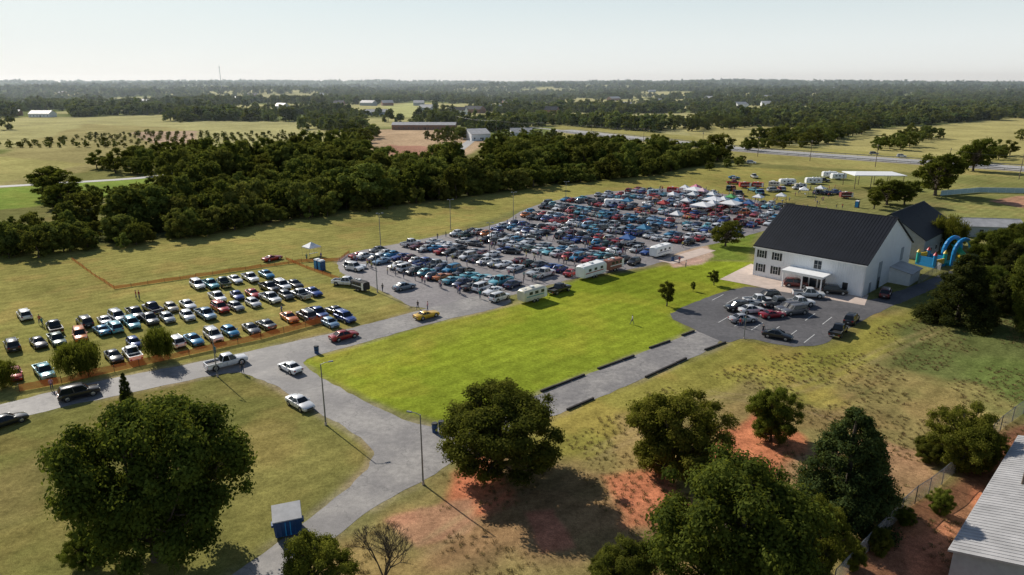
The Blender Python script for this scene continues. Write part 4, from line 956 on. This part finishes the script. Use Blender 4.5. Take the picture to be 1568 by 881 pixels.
# ---------------------------------------------------------------- street furniture
def lamp_mesh(h,arm,double=False):
    m=MB(); m.tube((0,0,0),(0,0,.35),.16,.14,'concrete',10); m.tube((0,0,.3),(0,0,h),.095,.06,'steel',8)
    for s in ((1,-1) if double else (1,)):
        m.path([(0,0,h-.05),(s*arm*.5,0,h+.12),(s*arm,0,h+.15)],.035,'steel',6)
        m.loft([[(s*arm-.1,-.12,h+.1),(s*arm+.5,-.12,h+.1),(s*arm+.5,.12,h+.1),(s*arm-.1,.12,h+.1)],[(s*arm-.05,-.08,h+.22),(s*arm+.45,-.08,h+.22),(s*arm+.45,.08,h+.22),(s*arm-.05,.08,h+.22)]],'steel')
        m.box(s*arm+.0,s*arm+.4,-.07,.07,h+.08,h+.1,'lamp_w')
    return m.mesh('lamp',True)
L1=lamp_mesh(8,1.0); L2=lamp_mesh(8,.6,True)
def lamp(p,me,rz=0,s=1): x,y=G(*p); place('street_lamp',me,(x,y,0),rz,s)
lamp((648,742),L1,math.pi-.3); lamp((499,651),L1,.4); lamp((333,577),L1,2.6,.9); lamp((1139,519),L1,.5,.72)
for p in ((583,378),(690,352),(866,318),(578,448),(750,396),(878,370),(983,342),(786,338),(1094,345),(1248,308)): lamp(p,L2,.3,1.05)
m=MB(); x,y=G(442,814)
m.loft([[(-1.0,-.8,.15),(1.0,-.8,.15),(1.0,.8,.15),(-1.0,.8,.15)],[(-1.1,-.95,1.6),(1.1,-.95,1.6),(1.1,.85,2.0),(-1.1,.85,2.0)]],'blue')
m.loft([[(-1.13,-1.0,1.61),(1.13,-1.0,1.61),(1.13,.9,2.03),(-1.13,.9,2.03)],[(-1.1,-.97,1.68),(1.1,-.97,1.68),(1.1,.87,2.1),(-1.1,.87,2.1)]],'lid')
for a in (-.9,-.55,-.18,.18,.55,.9): m.box(a-.04,a+.04,-.99,-.8,.3,1.5,'bluevinyl' if abs(a)<.3 else 'blue')
for s in (-1,1): m.box(s*1.15-.1,s*1.15+.1,-.3,.3,.8,1.0,'blue'); m.box(s*.8-.1,s*.8+.1,-.7,.7,0,.16,'trim')
place('dumpster',m.mesh('dumpster',False),(x,y,.02),.35,1.15)
def bin_mesh():
    m=MB(); m.tube((0,0,.02),(0,0,1.0),.3,.34,'blue',14); m.tube((0,0,1.0),(0,0,1.12),.37,.3,'trim',14); m.tube((0,0,.5),(0,0,.56),.345,.345,'trim',14); return m.mesh('bin')
BN=bin_mesh()
for p in ((666,662),(676,659),(485,541),(1030,400)): x,y=G(*p); place('litter_bin',BN,(x,y,0),0,1.1)
m=MB(); m.box(-.6,.6,-.6,.6,.1,2.1,'blue'); m.loft([[(-.63,-.63,2.1),(.63,-.63,2.1),(.63,.63,2.1),(-.63,.63,2.1)],[(-.4,-.5,2.35),(.4,-.5,2.35),(.4,.5,2.35),(-.4,.5,2.35)]],'whitep'); m.box(-.42,.42,-.64,-.6,.15,1.95,'bluevinyl'); m.box(-.65,.65,-.65,.65,0,.1,'trim'); PT=m.mesh('ptoilet',False)
for p in ((487,412),(493,414),(1312,318)): x,y=G(*p); place('portable_toilet',PT,(x,y,0),-.7)
for a,b in (((828,601),(895,575)),((915,566),(971,546)),((994,534),(1026,523)),((1044,515),(1063,508)),((868,629),(909,611)),((988,579),(1051,550)),((1079,537),(1111,525))):
    A=G(*a);B=G(*b); L=math.hypot(B[0]-A[0],B[1]-A[1]); m=MB(); n=max(1,int(L/2.4))
    for i in range(n): m.box(i*L/n+.03,(i+1)*L/n-.03,-.13,.13,-.02,.28+random.uniform(-.03,.03),'darkwood')
    place('timber_kerb',m.mesh('kerb',False),(A[0],A[1],.0),math.atan2(B[1]-A[1],B[0]-A[0]))
def fence(name,px,h,mat,post,sp=3,world=False,rail=False,pr_=.035):
    P=px if world else GP(px); m=MB()
    for a,b in zip(P[:-1],P[1:]):
        L=math.hypot(b[0]-a[0],b[1]-a[1]); n=max(1,int(L/sp)); pr=None
        for i in range(n+1):
            t=i/n; x=a[0]+(b[0]-a[0])*t; y=a[1]+(b[1]-a[1])*t; z=tz(x,y)
            m.tube((x,y,z-.2),(x,y,z+h+.05),pr_,pr_,post,6)
            hh=h+random.uniform(-.3,.05)*(mat=='orange')
            if pr: m.add([(pr[0],pr[1],pr[2]+.05),(x,y,z+.05),(x,y,z+hh),(pr[0],pr[1],pr[2]+pr[3])],[(0,1,2,3)],mat)
            if pr and rail: m.tube((pr[0],pr[1],pr[2]+h),(x,y,z+h),.035,.035,post,5)
            pr=(x,y,z,hh)
    place(name,m.mesh(name,False),(0,0,0))
fence('orange_safety_fence',[(110,398),(140,420),(175,443),(300,425),(400,410),(462,402),(520,400),(535,388)],.85,'orange','trim',3)
fence('orange_safety_fence',[(30,600),(95,588),(250,553),(400,520),(500,493)],1.15,'orange','trim',3)
fence('orange_safety_fence',[(438,398),(470,412),(520,430)],.9,'orange','trim',3)
fence('chain_link_fence',[(1275,905),(1330,845),(1400,775),(1462,722),(1530,665),(1640,590)],2.0,'chain','steel',3,rail=True,pr_=.05)
fence('outfield_fence',[(1440,300),(1500,295),(1620,297),(1750,302)],1.9,'palefence','whitep',3,rail=True)
fence('field_fence',[(1395,392),(1440,415),(1405,436)],1.6,'chain','steel',3,rail=True)
for off in (-10.6,10.6):
    q=(HQ+HN*off)[2:]; m=MB()
    for a,b in zip(q[:-1],q[1:]):
        za=tz(*a)+.35; m.tube((a[0],a[1],za-.4),(a[0],a[1],za+.75),.07,.07,'wood',5); 
        m.add([(a[0],a[1],za+.4),(b[0],b[1],za+.4),(b[0],b[1],za+.75),(a[0],a[1],za+.75)],[(0,1,2,3)],'steel')
    place('guard_rail',m.mesh('gr',False),(0,0,0))
def pole_mesh(h=11):
    m=MB(); m.tube((0,0,-.5),(0,0,h),.17,.11,'wood',8); m.box(-1.2,1.2,-.07,.07,h-.9,h-.72,'wood')
    for a in (-1.1,-.4,.4,1.1): m.tube((a,0,h-.72),(a,0,h-.5),.05,.04,'plate',6)
    return m.mesh('upole',False)
UP=pole_mesh(); pp=[]
for p in ((700,197),(760,205),(830,210),(905,215),(985,222),(1075,231),(1160,240),(1240,247),(1340,256),(1450,264),(1560,275),(1700,290)):
    x,y=G(*p); place('utility_pole',UP,(x,y,tz(x,y)),.9); pp.append(Vector((x,y,tz(x,y)+10.4)))
m=MB()
for a,b in zip(pp[:-1],pp[1:]):
    for off in (-1,1):
        L=[a.lerp(b,t)+Vector((off*.6,off*.8,-4*1.2*t*(1-t))) for t in np.linspace(0,1,7)]; m.path(L,.02,'black',4)
place('power_lines',m.mesh('wires',False),(0,0,0))
x,y=G(1551,800); place('utility_pole',UP,(x,y,tz(x,y)),.3,.8)
m=MB(); hgt=95
for k in range(3):
    a=k*2.094; c=(math.cos(a)*1.0,math.sin(a)*1.0)
    m.tube((c[0]*1.6,c[1]*1.6,0),(c[0]*.5,c[1]*.5,hgt),.35,.25,'steel',5)
    for z in range(0,95,5):
        b=(k+1)*2.094; f=1.6-1.1*z/hgt; g=1.6-1.1*(z+5)/hgt; m.tube((math.cos(a)*f,math.sin(a)*f,z),(math.cos(b)*g,math.sin(b)*g,z+5),.12,.12,'steel',4)
m.tube((0,0,hgt-8),(0,0,hgt-4),1.6,1.6,'steel',8); x,y=G(340,141); place('radio_tower',m.mesh('tower',False),(x,y,tz(x,y)))
# ---------------------------------------------------------------- haze
m,nt,out=newmat('air_haze'); vs=N(nt,'ShaderNodeVolumeScatter'); vs.inputs['Color'].default_value=(.78,.9,1,1); vs.inputs['Density'].default_value=.0001; vs.inputs['Anisotropy'].default_value=.3
nt.links.new(vs.outputs[0],out.inputs['Volume'])
mb=MB(); M['haze']=m; mb.box(-9500,9500,420,9500,-60,110,'haze'); place('atmospheric_haze',mb.mesh('haze',False),(0,0,0))
# ---------------------------------------------------------------- light
SUN=Vector((-.66,.75,0)).normalized(); EL=math.radians(34)
dirv=Vector((SUN.x*math.cos(EL),SUN.y*math.cos(EL),math.sin(EL)))
sl=bpy.data.lights.new('sun','SUN'); sl.energy=5.0; sl.angle=math.radians(.53); sl.color=(1,.94,.84)
so=bpy.data.objects.new('sun',sl); scene.collection.objects.link(so); so.rotation_euler=(-dirv).to_track_quat('-Z','Y').to_euler()
w=bpy.data.worlds.new('World'); scene.world=w; w.use_nodes=True; nt=w.node_tree
bg=nt.nodes['Background']; sk=nt.nodes.new('ShaderNodeTexSky'); sk.sky_type='NISHITA'; sk.sun_disc=False; sk.sun_elevation=EL; sk.sun_rotation=math.atan2(SUN.x,SUN.y)
sk.air_density=1.0; sk.dust_density=.6; sk.ozone_density=1.2
nt.links.new(sk.outputs[0],bg.inputs[0]); bg.inputs[1].default_value=.085
# thin white haze low in the sky
tc=nt.nodes.new('ShaderNodeTexCoord'); sx=nt.nodes.new('ShaderNodeSeparateXYZ'); nt.links.new(tc.outputs['Generated'],sx.inputs[0])
b2=nt.nodes.new('ShaderNodeBackground'); b2.inputs[1].default_value=1.0
nt.links.new(mixc(nt,maprange(nt,sx.outputs[2],.0,.16,0,1),(.9,.92,.905),(.7,.82,.86)),b2.inputs[0])
mx=nt.nodes.new('ShaderNodeMixShader'); nt.links.new(maprange(nt,sx.outputs[2],.05,.4,.92,0),mx.inputs[0])
nt.links.new(bg.outputs[0],mx.inputs[1]); nt.links.new(b2.outputs[0],mx.inputs[2]); nt.links.new(mx.outputs[0],nt.nodes['World Output'].inputs[0])
# ---------------------------------------------------------------- camera
cd=bpy.data.cameras.new('camera'); cd.lens=24; cd.sensor_width=36; cd.clip_end=30000; cd.clip_start=.5
co=bpy.data.objects.new('camera',cd); scene.collection.objects.link(co); co.location=(0,0,H); co.rotation_euler=(math.pi/2-TH,0,0); scene.camera=co
scene.view_settings.view_transform='Standard'; scene.view_settings.look='None'; scene.view_settings.exposure=0
print('objects',len(scene.objects),'cars',len(cars))
